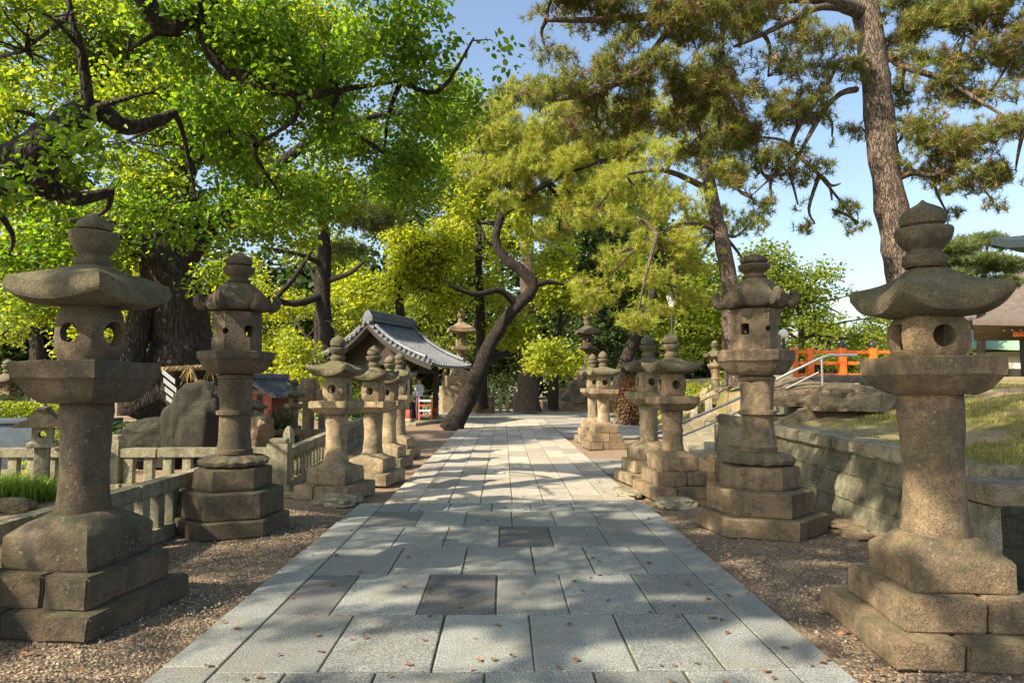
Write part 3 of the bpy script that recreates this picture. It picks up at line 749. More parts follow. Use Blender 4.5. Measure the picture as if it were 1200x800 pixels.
def blades(name, pts, h, m, parent=None, per=1, kind='stuff', lean=0.5, wid=0.006):
    P = np.repeat(np.array(pts), per, axis=0); N = len(P)
    P = P + np.c_[rng.normal(0, 0.03, N), rng.normal(0, 0.03, N), np.zeros(N)]
    a = rng.random(N) * 2 * PI; H = h * (0.5 + 0.8 * rng.random(N)); ln = lean * H * rng.random(N)
    d = np.c_[np.cos(a), np.sin(a), np.zeros(N)]; s = np.c_[-np.sin(a), np.cos(a), np.zeros(N)] * wid
    V = np.stack([P - s, P + s, P + s * 0.7 + d * (ln * 0.35)[:, None] + np.c_[np.zeros(N), np.zeros(N), H * 0.6], P - s * 0.7 + d * (ln * 0.35)[:, None] + np.c_[np.zeros(N), np.zeros(N), H * 0.6],
                  P + d * ln[:, None] + np.c_[np.zeros(N), np.zeros(N), H * (0.97)]], 1)
    V[:, 4] += s * 0.2
    F4 = np.array([(0, 1, 2, 3), (3, 2, 4, 4)])
    Vt = V.reshape(-1, 3); F = np.concatenate([np.array([(0, 1, 2), (0, 2, 3), (3, 2, 4)])[None] + np.arange(N)[:, None, None] * 5]).reshape(-1, 3)
    return mesh_np(name, Vt, F, m, parent, kind=kind)
pts = []
for _ in range(52000):
    x = 4.25 + 8 * random.random() ** 1.5; y = 5.5 + 7.5 * random.random()
    if y > 10.3 and x < 6: continue
    q = noise.noise(Vector((x * 0.55 + 3, y * 0.55, 1.0))) + 0.35 * noise.noise(Vector((x * 2, y * 2, 5)))
    if q < 0.08 and random.random() < 0.93: continue
    pts.append((x, y, bankz(x, y) - 0.01))
blades('grass', pts, 0.045, M['grass'], per=2)

def rock(name, label, loc, size, m, seed, group=None, cat='rock', parent=None, flat=0.0):
    bm = bmesh.new(); bmesh.ops.create_icosphere(bm, subdivisions=5, radius=1)
    for v in bm.verts:
        d = v.co.copy(); q = d * 1.3 + Vector((seed, seed * 2, 0))
        k = 1 + 0.34 * noise.noise(q) + 0.14 * noise.noise(q * 2.7) + 0.05 * noise.noise(q * 7) + 0.02 * noise.noise(q * 18)
        c = noise.cell(q * 1.6); k += 0.05 * c
        p = Vector((d.x, d.y, d.z)) * k
        p = Vector((math.copysign(abs(p.x) ** 0.8, p.x), math.copysign(abs(p.y) ** 0.8, p.y), math.copysign(abs(p.z) ** 0.75, p.z)))
        v.co = Vector((p.x * size[0], p.y * size[1], p.z * size[2]))
        if v.co.z < -size[2] * 0.5: v.co.z = -size[2] * 0.5
    me = bpy.data.meshes.new(name); bm.to_mesh(me); bm.free()
    me.polygons.foreach_set('use_smooth', [True] * len(me.polygons)); me.set_sharp_from_angle(angle=R(40))
    o = link(name, me, m, parent, loc)
    if not parent: tag(o, label, cat, group)
    return o
RG = 'tan rocks set along the bank'
rock('bank_rock', 'long sunlit tan rock on the bank left end, just right of the hexagonal lantern', at(930, 466, 11.5), (0.75, 0.5, 0.28), M['rock_tan'], 1, RG)
rock('bank_rock', 'low broad tan rock on the bank, between the two right hand lanterns', at(1000, 470, 10.5), (0.62, 0.45, 0.30), M['rock_tan'], 4, RG)
rock('bank_rock', 'higher tan rock at the back of the bank below the vermilion fence', at(985, 456, 13.5), (1.1, 0.6, 0.28), M['rock_tan'], 8, RG)
# culvert
cv = thing('stone_culvert', 'small stone culvert opening with lintel and dark pipe, right of the foreground lantern', 'culvert', (0, 0, 0))
mb = MB(); mb.box((3.68, 5.18, 0.345), (0.11, 0.46, 0.69), ch=0.015); mb.build('side_slab', M['stone_pale'], cv)
mb = MB(); mb.box((3.90, 5.12, 0.775), (0.56, 0.5, 0.15), ch=0.015); mb.build('lintel', M['stone_gold'], cv)
mb = MB(); mb.box((4.2, 5.55, 0.345), (1.1, 0.12, 0.69)); mb.build('back', M['rock'], cv)
mb = MB(); mb.tube([(3.86, 5.40, 0.0), (3.85, 5.38, 0.35), (3.90, 5.38, 0.52), (4.05, 5.42, 0.58)], 0.035, 10); mb.build('pipe', M['iron'], cv)
rock('culvert_boulder', 'tan boulder at the right picture edge beside the culvert opening', (4.28, 4.95, 0.32), (0.28, 0.22, 0.42), M['rock_tan'], 14)
rock('culvert_boulder', 'dark squat boulder behind the foreground lantern base, below the culvert', (3.75, 4.98, 0.06), (0.16, 0.12, 0.12), M['rock'], 15)
# flat stones by the verge
SG = 'flat stones sunk beside the lanterns'
for lab, (px, py), sx, sy, h, sd_ in (('flat stone slab at the foot of the small left lantern by the path', (398, 588), 0.30, 0.36, 0.09, 3), ('broad low slab lying behind the flat stone, left of the small lantern', (352, 580), 0.45, 0.3, 0.05, 5),
        ('rough flat stone at the foot of the mossy roofed lantern pair on the right', (792, 592), 0.28, 0.26, 0.07, 7), ('small kerb stone lying left of the rear right lantern', (735, 578), 0.18, 0.4, 0.05, 9),
        ('long grey slab between the hexagonal lantern and the retaining wall', (975, 615), 0.22, 0.75, 0.06, 11)):
    g_ = gnd(px, py); rock('flat_stone', lab, (g_.x, g_.y, h * 0.4), (sx, sy, h), M['stone_pale'] if sd_ != 11 else M['stone'], sd_, SG, 'stone slab')

# ------------------------------------------------------------------ trees
def keep_mask(P):
    """openings in the canopy: leaves whose shadow would fall on the sunlit patches are absent"""
    S = np.array(SUN); t = P[:, 2] / S[2]; gx = P[:, 0] - S[0] * t; gy = P[:, 1] - S[1] * t
    k = np.ones(len(P), bool)
    for (cx, cy, rx, ry) in GAPS:
        k &= ((gx - cx) / rx) ** 2 + ((gy - cy) / ry) ** 2 > 1
    return k
GAPS = []
def leaf_mesh(name, P, size, m, parent, up=0.5, seed=0, D=None):
    r = np.random.default_rng(seed); N = len(P)
    nrm_ = r.normal(size=(N, 3)); nrm_[:, 2] = np.abs(nrm_[:, 2]) + up; nrm_ /= np.linalg.norm(nrm_, axis=1)[:, None]
    d = r.normal(size=(N, 3))
    if D is not None: d = d * 0.45 + D
    d[:, 2] -= 0.4; d -= nrm_ * (d * nrm_).sum(1)[:, None]; d /= np.linalg.norm(d, axis=1)[:, None]
    s = np.cross(nrm_, d); L = (size * (0.65 + 0.6 * r.random(N)))[:, None]; W = L * (0.28 + 0.08 * r.random(N)[:, None]); fo = nrm_ * W * 0.35
    V = np.stack([P, P + d * L * 0.3 + s * W + fo, P + d * L * 0.68 + s * W * 0.85 + fo, P + d * L - nrm_ * L * 0.12, P + d * L * 0.68 - s * W * 0.85 + fo, P + d * L * 0.3 - s * W + fo], 1)
    F = np.array([(0, 1, 2, 3), (0, 3, 4, 5)])
    return mesh_np(name, V.reshape(-1, 3), (F[None] + np.arange(N)[:, None, None] * 6).reshape(-1, 4), m, parent)
def needle_mesh(name, P, D, size, m, parent, per=26, wid=0.005, seed=0):
    """tufts: needles fan from the twig end P round the direction D"""
    r = np.random.default_rng(seed); N = len(P) * per
    PP = np.repeat(P, per, 0); DD = np.repeat(D, per, 0)
    v = r.normal(size=(N, 3)); v /= np.linalg.norm(v, axis=1)[:, None]
    v = v * 0.95 + DD * 0.65; v /= np.linalg.norm(v, axis=1)[:, None]
    s = np.cross(v, r.normal(size=(N, 3))); s /= np.linalg.norm(s, axis=1)[:, None]
    L = size * (0.7 + 0.5 * r.random(N))[:, None]; o = PP - DD * (r.random(N)[:, None] * size * 0.8)
    V = np.stack([o - s * wid, o + s * wid, o + v * L], 1)
    F = np.arange(N * 3).reshape(-1, 3)
    return mesh_np(name, V.reshape(-1, 3), F, m, parent)

def sample_ell(ells, dens, r, spread):
    """cluster centres in ellipsoids (centre, rx, ry, rz)"""
    out = []
    for el in ells:
        c, rx, ry, rz = el[:4]
        vol = 4.19 * rx * ry * rz; n_ = max(4, int(dens * vol * (el[4] if len(el) > 4 else 1)))
        d = r.normal(size=(n_, 3)); d /= np.linalg.norm(d, axis=1)[:, None]
        rad = r.random(n_) ** 0.42
        # lumpy outline
        lump = np.array([1 + 0.28 * noise.noise(Vector(tuple(q * 2.1)) + Vector((c[0], c[1], c[2]))) for q in d])
        out.append(np.array(c)[None] + d * (rad * lump)[:, None] * np.array([rx, ry, rz])[None])
    return np.concatenate(out)
def EL(px, py, Y, rpx, rpy, depth=None):
    """crown lobe seen at (px,py) at distance Y; radii in photo pixels become metres"""
    c = at(px, py, Y); k = Y / FOC; return (tuple(c), rpx * k, depth if depth else max(rpx, rpy) * k * 0.8, rpy * k)
def branches(mb, start_pts, C_, r, n_, rad, seg=5):
    """limbs from points on the trunk out to cluster centres"""
    S = [Vector(s) for s in start_pts]
    idx_ = r.choice(len(C_), min(n_, len(C_)), replace=False)
    for i in idx_:
        e = Vector(tuple(C_[i])); s = min(S, key=lambda q: (q - e).length)
        if (e - s).length > 9: continue
        L = (e - s).length; m1 = s.lerp(e, 0.35) + Vector(tuple(r.normal(size=3))) * L * 0.09 + Vector((0, 0, L * 0.06)); m2 = s.lerp(e, 0.7) + Vector(tuple(r.normal(size=3))) * L * 0.08 + Vector((0, 0, L * 0.05))
        mb.tube([s, m1, m2, e], [rad, rad * 0.7, rad * 0.42, rad * 0.15], seg, 3, caps=False)
def broadleaf(name, label, trunk, tr, limbs, ells, m_leaf, size, dens, per, spread, m_bark='bark_dark', seed=0, group=None, up=0.5, nbr=30, brad=0.05, gap=None, holes=True, cat='tree', extra=None):
    """trunk polyline (world), limb list [(pts, radii)], crown lobes"""
    base = Vector(trunk[0]); t = thing(name, label, cat, base, 0, group)
    r = np.random.default_rng(seed + 100)
    mb = MB(); sh = lambda q: Vector(q) - base
    mb.tube([sh(q) for q in trunk], tr, 14, 4, jit=0.16)
    starts = [Vector(q) for q in trunk[len(trunk) // 2:]]
    for pts_, rr in limbs:
        mb.tube([sh(q) for q in pts_], rr, 9, 4, jit=0.12)
        starts += [Vector(q) for q in pts_]
    Cc = sample_ell(ells, dens, r, spread)
    if gap is not None:
        g = np.array([noise.noise(Vector(tuple(q)) * gap[0] + Vector((seed, 0, 0))) for q in Cc]); Cc = Cc[g > gap[1]]
    lobes = [Vector(e[0]) for e in ells]
    bm_ = MB()
    for e in lobes:      # one limb to every lobe, then twigs
        s = min(starts, key=lambda q: (q - e).length)
        L = (e - s).length
        if 0.3 < L < 14:
            m1 = s.lerp(e, 0.4) + Vector(tuple(r.normal(size=3))) * L * 0.08
            bm_.tube([s - base, m1 - base, e - base], [brad * 1.6, brad * 1.1, brad * 0.5], 7, 4, caps=False)
    branches(bm_, [q - base for q in starts + lobes], Cc - np.array(base), r, nbr, brad * 0.55)
    mb.v += []; off = len(mb.v); mb.v += bm_.v; mb.f += [tuple(i + off for i in f) for f in bm_.f]
    mb.build('trunk', M[m_bark], t, ang=60)
    N = len(Cc) * per; dr = r.normal(size=(N, 3)) * np.array([1, 1, 0.6]); dr /= np.linalg.norm(dr, axis=1)[:, None]
    P = np.repeat(Cc, per, 0) + dr * (spread * 1.5 * r.random(N) ** 0.8)[:, None]
    if holes and GAPS: kk_ = keep_mask(P); P = P[kk_]; dr = dr[kk_]
    o = leaf_mesh('crown', P - np.array(base), size, M[m_leaf], t, up, seed, dr)
    return t, Cc
def pine(name, label, trunk, tr, limbs, ells, m_leaf, size, dens, m_bark='bark_pine', seed=0, group=None, per=26, wid=0.005, nbr=60, brad=0.03, brown=0.0, gap=None, holes=True):
    base = Vector(trunk[0]); t = thing(name, label, 'pine tree', base, 0, group)
    r = np.random.default_rng(seed + 300); mb = MB(); sh = lambda q: Vector(q) - base
    mb.tube([sh(q) for q in trunk], tr, 16, 5, jit=0.12)
    starts = [Vector(q) for q in trunk[len(trunk) // 2:]]
    for pts_, rr in limbs:
        mb.tube([sh(q) for q in pts_], rr, 8, 4, jit=0.1); starts += [Vector(q) for q in pts_]
    Cc = sample_ell(ells, dens, r, 0)
    if gap is not None:
        g = np.array([noise.noise(Vector(tuple(q)) * gap[0] + Vector((seed, 0, 0))) for q in Cc]); Cc = Cc[g > gap[1]]
    lobes = [Vector(e[0]) for e in ells]; bm_ = MB()
    for e in lobes:
        s = min(starts, key=lambda q: (q - e).length); L = (e - s).length
        if 0.25 < L < 14:
            m1 = s.lerp(e, 0.45) + Vector(tuple(r.normal(size=3))) * L * 0.1
            bm_.tube([s - base, m1 - base, e - base], [brad * 1.5, brad, brad * 0.5], 6, 4, caps=False)
    branches(bm_, [q - base for q in starts + lobes], Cc - np.array(base), r, nbr, brad * 0.45, 4)
    off = len(mb.v); mb.v += bm_.v; mb.f += [tuple(i + off for i in f) for f in bm_.f]
    mb.build('trunk', M[m_bark], t, ang=60)
    if holes and GAPS: Cc = Cc[keep_mask(Cc)]
    D = r.normal(size=Cc.shape) * 0.6; D[:, 2] += 0.9; D /= np.linalg.norm(D, axis=1)[:, None]
    Cc_ = r.permutation(len(Cc)); Cc = Cc[Cc_]; D = D[Cc_]; nb = int(len(Cc) * brown); Cl = Cc - np.array(base)
    needle_mesh('crown', Cl[nb:], D[nb:], size, M[m_leaf], t, per, wid, seed)
    if nb: needle_mesh('withered_needles', Cl[:nb], D[:nb], size, M['needle_brown'], t, per, wid, seed + 5)
    return t
# __TREES__
GAPS += [(-0.3, 10.9, 2.0, 1.5), (1.2, 10.2, 1.6, 1.1), (-1.0, 13.4, 1.0, 0.5), (0.9, 13.8, 0.8, 0.5), (-0.6, 4.05, 0.8, 0.30), (1.0, 3.95, 0.6, 0.28), (-1.5, 3.8, 0.4, 0.4), (1.8, 4.4, 0.3, 0.2), (-1.0, 5.0, 0.7, 0.12), (-2.6, 10.2, 1.0, 0.7)]
gr = random.Random(5)
for _ in range(95):      # small breaks cut in the leaves to let sun flecks through
    GAPS.append((gr.uniform(-3.4, 4.5), gr.uniform(3.4, 9.6), gr.uniform(0.08, 0.32), gr.uniform(0.06, 0.16)))
GAPS += [(3.3, 4.75, 0.32, 0.5), (2.5, 4.1, 0.35, 0.3), (4.4, 5.5, 0.25, 0.35), (2.0, 3.7, 0.3, 0.2), (-0.9, 6.1, 0.16, 0.3), (-2.6, 4.0, 0.25, 0.2), (4.3, 8.0, 0.3, 0.4), (5.6, 8.6, 0.25, 0.3), (3.9, 7.2, 0.3, 0.35)]
A = at
# large camphor whose trunk stands outside the frame on the left
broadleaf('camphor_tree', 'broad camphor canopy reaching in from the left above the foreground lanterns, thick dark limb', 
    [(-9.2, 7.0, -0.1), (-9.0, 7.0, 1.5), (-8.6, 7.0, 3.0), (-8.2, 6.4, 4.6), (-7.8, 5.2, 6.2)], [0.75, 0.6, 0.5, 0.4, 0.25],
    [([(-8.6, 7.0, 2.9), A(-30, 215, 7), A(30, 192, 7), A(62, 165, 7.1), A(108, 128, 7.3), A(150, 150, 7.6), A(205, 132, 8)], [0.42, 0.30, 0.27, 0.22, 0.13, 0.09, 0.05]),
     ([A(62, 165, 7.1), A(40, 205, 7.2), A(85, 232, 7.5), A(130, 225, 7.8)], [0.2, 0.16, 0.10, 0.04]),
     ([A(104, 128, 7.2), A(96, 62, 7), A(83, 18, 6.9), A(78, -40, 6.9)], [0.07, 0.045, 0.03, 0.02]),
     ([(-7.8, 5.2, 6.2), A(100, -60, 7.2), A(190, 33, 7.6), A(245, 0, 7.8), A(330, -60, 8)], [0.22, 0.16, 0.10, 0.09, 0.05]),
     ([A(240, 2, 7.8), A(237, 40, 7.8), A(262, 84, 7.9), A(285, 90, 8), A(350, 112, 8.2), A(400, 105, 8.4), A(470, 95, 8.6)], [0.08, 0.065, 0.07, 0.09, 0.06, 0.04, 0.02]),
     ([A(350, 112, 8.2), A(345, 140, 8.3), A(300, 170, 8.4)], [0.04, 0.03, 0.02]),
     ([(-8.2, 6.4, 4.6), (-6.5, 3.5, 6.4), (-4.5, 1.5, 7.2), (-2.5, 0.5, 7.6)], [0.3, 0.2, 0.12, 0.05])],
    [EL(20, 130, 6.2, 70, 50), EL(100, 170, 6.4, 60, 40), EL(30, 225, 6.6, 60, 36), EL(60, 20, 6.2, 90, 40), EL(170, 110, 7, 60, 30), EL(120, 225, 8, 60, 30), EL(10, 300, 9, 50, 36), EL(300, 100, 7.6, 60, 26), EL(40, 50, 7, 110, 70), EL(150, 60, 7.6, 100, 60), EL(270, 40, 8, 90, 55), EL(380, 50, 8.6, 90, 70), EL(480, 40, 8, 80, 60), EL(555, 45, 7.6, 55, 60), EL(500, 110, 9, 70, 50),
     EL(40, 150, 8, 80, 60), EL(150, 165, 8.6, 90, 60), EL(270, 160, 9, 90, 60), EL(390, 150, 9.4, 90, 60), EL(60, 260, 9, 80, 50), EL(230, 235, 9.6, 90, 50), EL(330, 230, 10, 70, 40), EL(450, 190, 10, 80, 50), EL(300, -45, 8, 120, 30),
     ((-7.0, 0.8, 7.4), 4.6, 3.6, 1.2, 0.34), ((-4.0, -0.5, 8.2), 4.0, 3.4, 1.1, 0.36), ((-8.5, 3.0, 8.4), 2.6, 2.2, 0.9, 0.12), ((-1.0, 1.8, 8.8), 3.6, 3.4, 1.0, 0.36), ((-5.0, 3.4, 9.0), 4.0, 3.4, 1.0, 0.34), ((-3.5, -4.5, 8.6), 4.0, 3.0, 1.0, 0.3), ((1.5, 3.5, 10), 3.5, 3.0, 1.0, 0.3)],  # unseen overhead lobes, added to shade the foreground and dim the sky light
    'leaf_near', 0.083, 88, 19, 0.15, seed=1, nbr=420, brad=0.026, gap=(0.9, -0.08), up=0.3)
# sacred camphor with the rope
broadleaf('sacred_camphor_tree', 'massive dark camphor trunk tied with a straw rope behind the mossy rock', 
    [A(214, 545, 14.2), A(214, 480, 14.2), A(213, 420, 14.2), A(208, 350, 14.2), A(190, 300, 14.2), A(200, 230, 14.4), A(240, 150, 14.8)], [0.95, 0.75, 0.62, 0.55, 0.5, 0.36, 0.2],
    [([A(208, 340, 14.2), A(180, 300, 13.8), A(120, 262, 13.4), A(60, 235, 13)], [0.36, 0.3, 0.22, 0.12]), ([A(205, 320, 14.2), A(250, 260, 14.6), A(320, 200, 15), A(380, 150, 15.5)], [0.3, 0.22, 0.15, 0.07]),
     ([A(195, 480, 13.9), A(170, 470, 13.6), A(150, 440, 13.5), A(158, 395, 13.6), A(172, 340, 13.8)], [0.5, 0.42, 0.32, 0.26, 0.2])],
    [EL(80, 290, 13, 90, 50), EL(170, 230, 14, 90, 60), EL(290, 270, 15, 80, 45), EL(250, 320, 13.5, 50, 22), EL(360, 220, 16, 70, 50), EL(60, 350, 15, 70, 40), EL(420, 170, 17, 60, 50), EL(300, 150, 16, 110, 60), EL(130, 130, 15, 120, 60), EL(480, 210, 17, 50, 50), EL(30, 60, 15, 120, 80), EL(200, 50, 16, 120, 70), EL(360, 60, 17, 100, 60), EL(20, 170, 14, 90, 70), EL(60, 240, 15, 90, 50), EL(500, 130, 18, 70, 50)],
    'leaf_young', 0.115, 42, 17, 0.22, seed=2, nbr=140, brad=0.06, gap=(0.6, -0.1), up=0.3)
# dark needle tree and slim trunk behind the pavilion's left side
pine('pine_tree', 'slim dark trunk with crossing limbs rising left of the tiled pavilion', [A(384, 470, 29), A(383, 400, 29), A(378, 350, 29), A(380, 300, 29), A(377, 240, 29)], [0.42, 0.36, 0.33, 0.3, 0.2],
    [([A(380, 330, 29), A(410, 320, 28.5), A(428, 305, 28)], [0.14, 0.1, 0.05]), ([A(380, 345, 29), A(350, 355, 28), A(325, 350, 27.5), A(345, 325, 27), A(368, 290, 27)], [0.2, 0.14, 0.12, 0.1, 0.06]), ([A(380, 310, 29), A(350, 298, 28), A(310, 290, 27)], [0.15, 0.1, 0.05]),
     ([A(377, 250, 29), A(420, 258, 29), A(460, 262, 29)], [0.15, 0.1, 0.05])],
    [EL(330, 245, 28, 35, 14), EL(385, 225, 29, 50, 22), EL(430, 250, 29, 45, 20), EL(405, 290, 29.5, 25, 10), EL(460, 225, 30, 35, 14)], 'needle', 0.30, 80, 'bark_pine_dark', seed=3, per=24, wid=0.012, group='pine trees')
YG = 'young green broadleaf trees'
def bl(label, trunk, tr, ells, leaf, size, dens, per, spread, seed, gap=(0.35, -0.12), nbr=30, limbs=(), bark_='bark_dark', name='broadleaf_tree', brad=0.06, group=None):
    return broadleaf(name, label, trunk, tr, list(limbs), ells, leaf, size, dens, per, spread, bark_, seed, group, 0.3, nbr, brad, gap, holes=False)
bl('bright yellow green rounded tree behind the ridge of the tiled pavilion', [A(470, 470, 33), A(470, 380, 33), A(465, 320, 33)], [0.3, 0.25, 0.15],
   [EL(450, 320, 33, 45, 30), EL(500, 300, 33, 38, 34), EL(425, 345, 32, 30, 24), EL(520, 345, 33, 30, 28), EL(470, 285, 33, 40, 22), EL(400, 330, 34, 25, 22)], 'leaf_yellow', 0.22, 14, 15, 0.36, 11)
bl('low fresh green maple glowing in the sun left of the pavilion', [A(345, 475, 27), A(345, 440, 27), A(350, 410, 27)], [0.12, 0.1, 0.06],
   [EL(340, 410, 26, 45, 20), EL(370, 385, 28, 40, 22), EL(315, 390, 28, 40, 22), EL(350, 440, 25, 40, 12), EL(335, 360, 30, 30, 18)], 'leaf_yellow', 0.15, 26, 16, 0.28, 12)
bl('yellow green broadleaf tree with low hanging foliage right of the straight pine trunk', [A(648, 478, 36), A(650, 430, 35), A(655, 380, 34)], [0.3, 0.25, 0.15],
   [EL(650, 420, 31, 36, 24), EL(665, 370, 32, 28, 30), EL(655, 335, 32, 34, 26), EL(630, 400, 32, 20, 20), EL(640, 300, 33, 34, 24)], 'leaf_yellow', 0.20, 18, 16, 0.34, 13)
bl('broadleaf tree with bright top behind the bend of the leaning pine', [A(566, 478, 36), A(563, 380, 35), A(560, 260, 34)], [0.3, 0.25, 0.15],
   [EL(545, 235, 30, 34, 30), EL(575, 205, 30, 34, 34), EL(560, 290, 32, 30, 28), EL(530, 280, 33, 30, 26), EL(560, 345, 34, 40, 30), EL(600, 390, 35, 30, 26), EL(520, 190, 30, 34, 34), EL(560, 165, 26, 30, 18), EL(548, 225, 25, 22, 20), EL(610, 262, 26, 26, 16), EL(640, 285, 27, 34, 20), EL(668, 300, 28, 26, 20)], 'leaf_yellow', 0.22, 14, 15, 0.36, 14)
# leaning pine beside the path
pine('leaning_pine_tree', 'dark pine trunk leaning over the path edge, kinking left in an S bend', [A(527, 506, 23.6), A(540, 482, 23.7), A(560, 440, 23.8), A(575, 402, 23.9), A(600, 365, 24), A(624, 338, 24), A(612, 318, 24), A(592, 303, 24), A(581, 280, 24), A(588, 252, 24), A(600, 222, 24), A(620, 190, 24)],
    [0.46, 0.35, 0.29, 0.25, 0.22, 0.22, 0.21, 0.18, 0.16, 0.14, 0.11, 0.06],
    [([A(606, 358, 24), A(585, 340, 23.6), A(560, 345, 23), A(535, 338, 22.6), A(520, 326, 22.4)], [0.15, 0.12, 0.1, 0.07, 0.04]), ([A(624, 336, 24), A(640, 330, 24), A(660, 333, 24.2)], [0.14, 0.1, 0.05]),
     ([A(560, 436, 23.8), A(575, 420, 24), A(594, 414, 24.3)], [0.16, 0.14, 0.12]), ([A(588, 252, 24), A(640, 215, 23), A(700, 190, 22.5)], [0.14, 0.1, 0.05]), ([A(600, 222, 24), A(570, 190, 24), A(560, 160, 24)], [0.12, 0.08, 0.04])],
    [EL(640, 190, 23.5, 41.4, 27.5, 1.26351), EL(690, 170, 23, 41.4, 25, 1.23662), EL(620, 230, 24, 36, 20, 1.12208), EL(675, 230, 23, 41.4, 22.5, 1.23662), EL(600, 160, 24, 36, 25, 1.12208), EL(720, 210, 22, 36, 22.5, 1.02857), EL(655, 270, 24, 30.6, 15, 0.953766), EL(585, 130, 24.5, 27, 20, 0.859091), EL(660, 140, 24, 36, 20, 1.12208), EL(750, 170, 23, 36, 27.5, 1.07532), EL(560, 200, 24, 30, 20), EL(600, 195, 23.2, 36, 20), EL(590, 235, 23, 26, 12), EL(640, 155, 23.2, 36, 20), EL(665, 195, 22.6, 40, 18), EL(575, 160, 24, 28, 18), EL(700, 130, 23.5, 40, 18), EL(620, 100, 25, 30, 18), EL(760, 220, 24, 30, 20)],
    'needle_gold', 0.22, 95, 'bark_pine_dark', seed=4, per=24, wid=0.010, brad=0.05, group='pine trees', gap=(0.9, -0.2), nbr=120, brown=0.08)
pine('pine_tree', 'straight reddish pine trunk standing at the far end of the path', [A(619, 482, 36.5), A(619, 450, 36.5), A(621, 400, 36.5), A(619, 330, 36.5), A(617, 270, 36.5), A(620, 200, 36.5)], [0.75, 0.55, 0.48, 0.42, 0.36, 0.22], [],
    [EL(600, 185, 36, 50, 20), EL(640, 160, 36, 40, 16), EL(570, 150, 37, 40, 18), EL(620, 240, 36, 34, 12), EL(650, 110, 36, 40, 18), EL(600, 110, 37, 30, 14)], 'needle', 0.32, 40, seed=5, per=24, wid=0.015, brad=0.08, group='pine trees')
# golden pines right of centre
pine('pine_tree', 'golden green pine with drooping pads filling the middle right, slim trunk on the bank', [A(862, 452, 17.5), A(858, 400, 17.5), A(855, 330, 17.5), A(843, 270, 17.5), A(832, 222, 17.5), A(822, 150, 17.5), A(815, 60, 17.5)], [0.3, 0.26, 0.22, 0.2, 0.18, 0.14, 0.08],
    [([A(843, 270, 17.5), A(805, 262, 17), A(770, 275, 16.5)], [0.08, 0.06, 0.03]), ([A(835, 225, 17.5), A(780, 200, 17), A(730, 205, 16.5)], [0.1, 0.07, 0.03])],
    [EL(780, 280, 16.5, 45, 21, 0.964286), EL(740, 255, 17, 41.4, 21, 0.914026), EL(800, 235, 17, 45, 21, 0.993506), EL(740, 215, 17, 45, 22.5, 0.993506), EL(790, 180, 17, 41.4, 21, 0.914026), EL(845, 200, 17.5, 36, 21, 0.818182), EL(770, 325, 16.5, 36, 15, 0.771429), EL(745, 375, 16, 30.6, 12, 0.635844), EL(820, 305, 17.5, 32.4, 15, 0.736364), EL(800, 130, 17, 54, 27, 1.19221), EL(860, 150, 17.5, 36, 24, 0.818182), EL(880, 260, 18, 21.6, 15, 0.504935), EL(715, 300, 18, 32.4, 18, 0.757403), EL(690, 250, 18, 30, 20), EL(700, 340, 18.5, 34, 22), EL(880, 320, 18, 20, 24), EL(790, 350, 17.5, 40, 20), EL(830, 260, 18.5, 40, 24), EL(760, 130, 18, 40, 20)],
    'needle_gold', 0.17, 210, gap=(1.1, -0.05), seed=6, per=24, wid=0.008, brad=0.04, group='pine trees', nbr=80, brown=0.05)
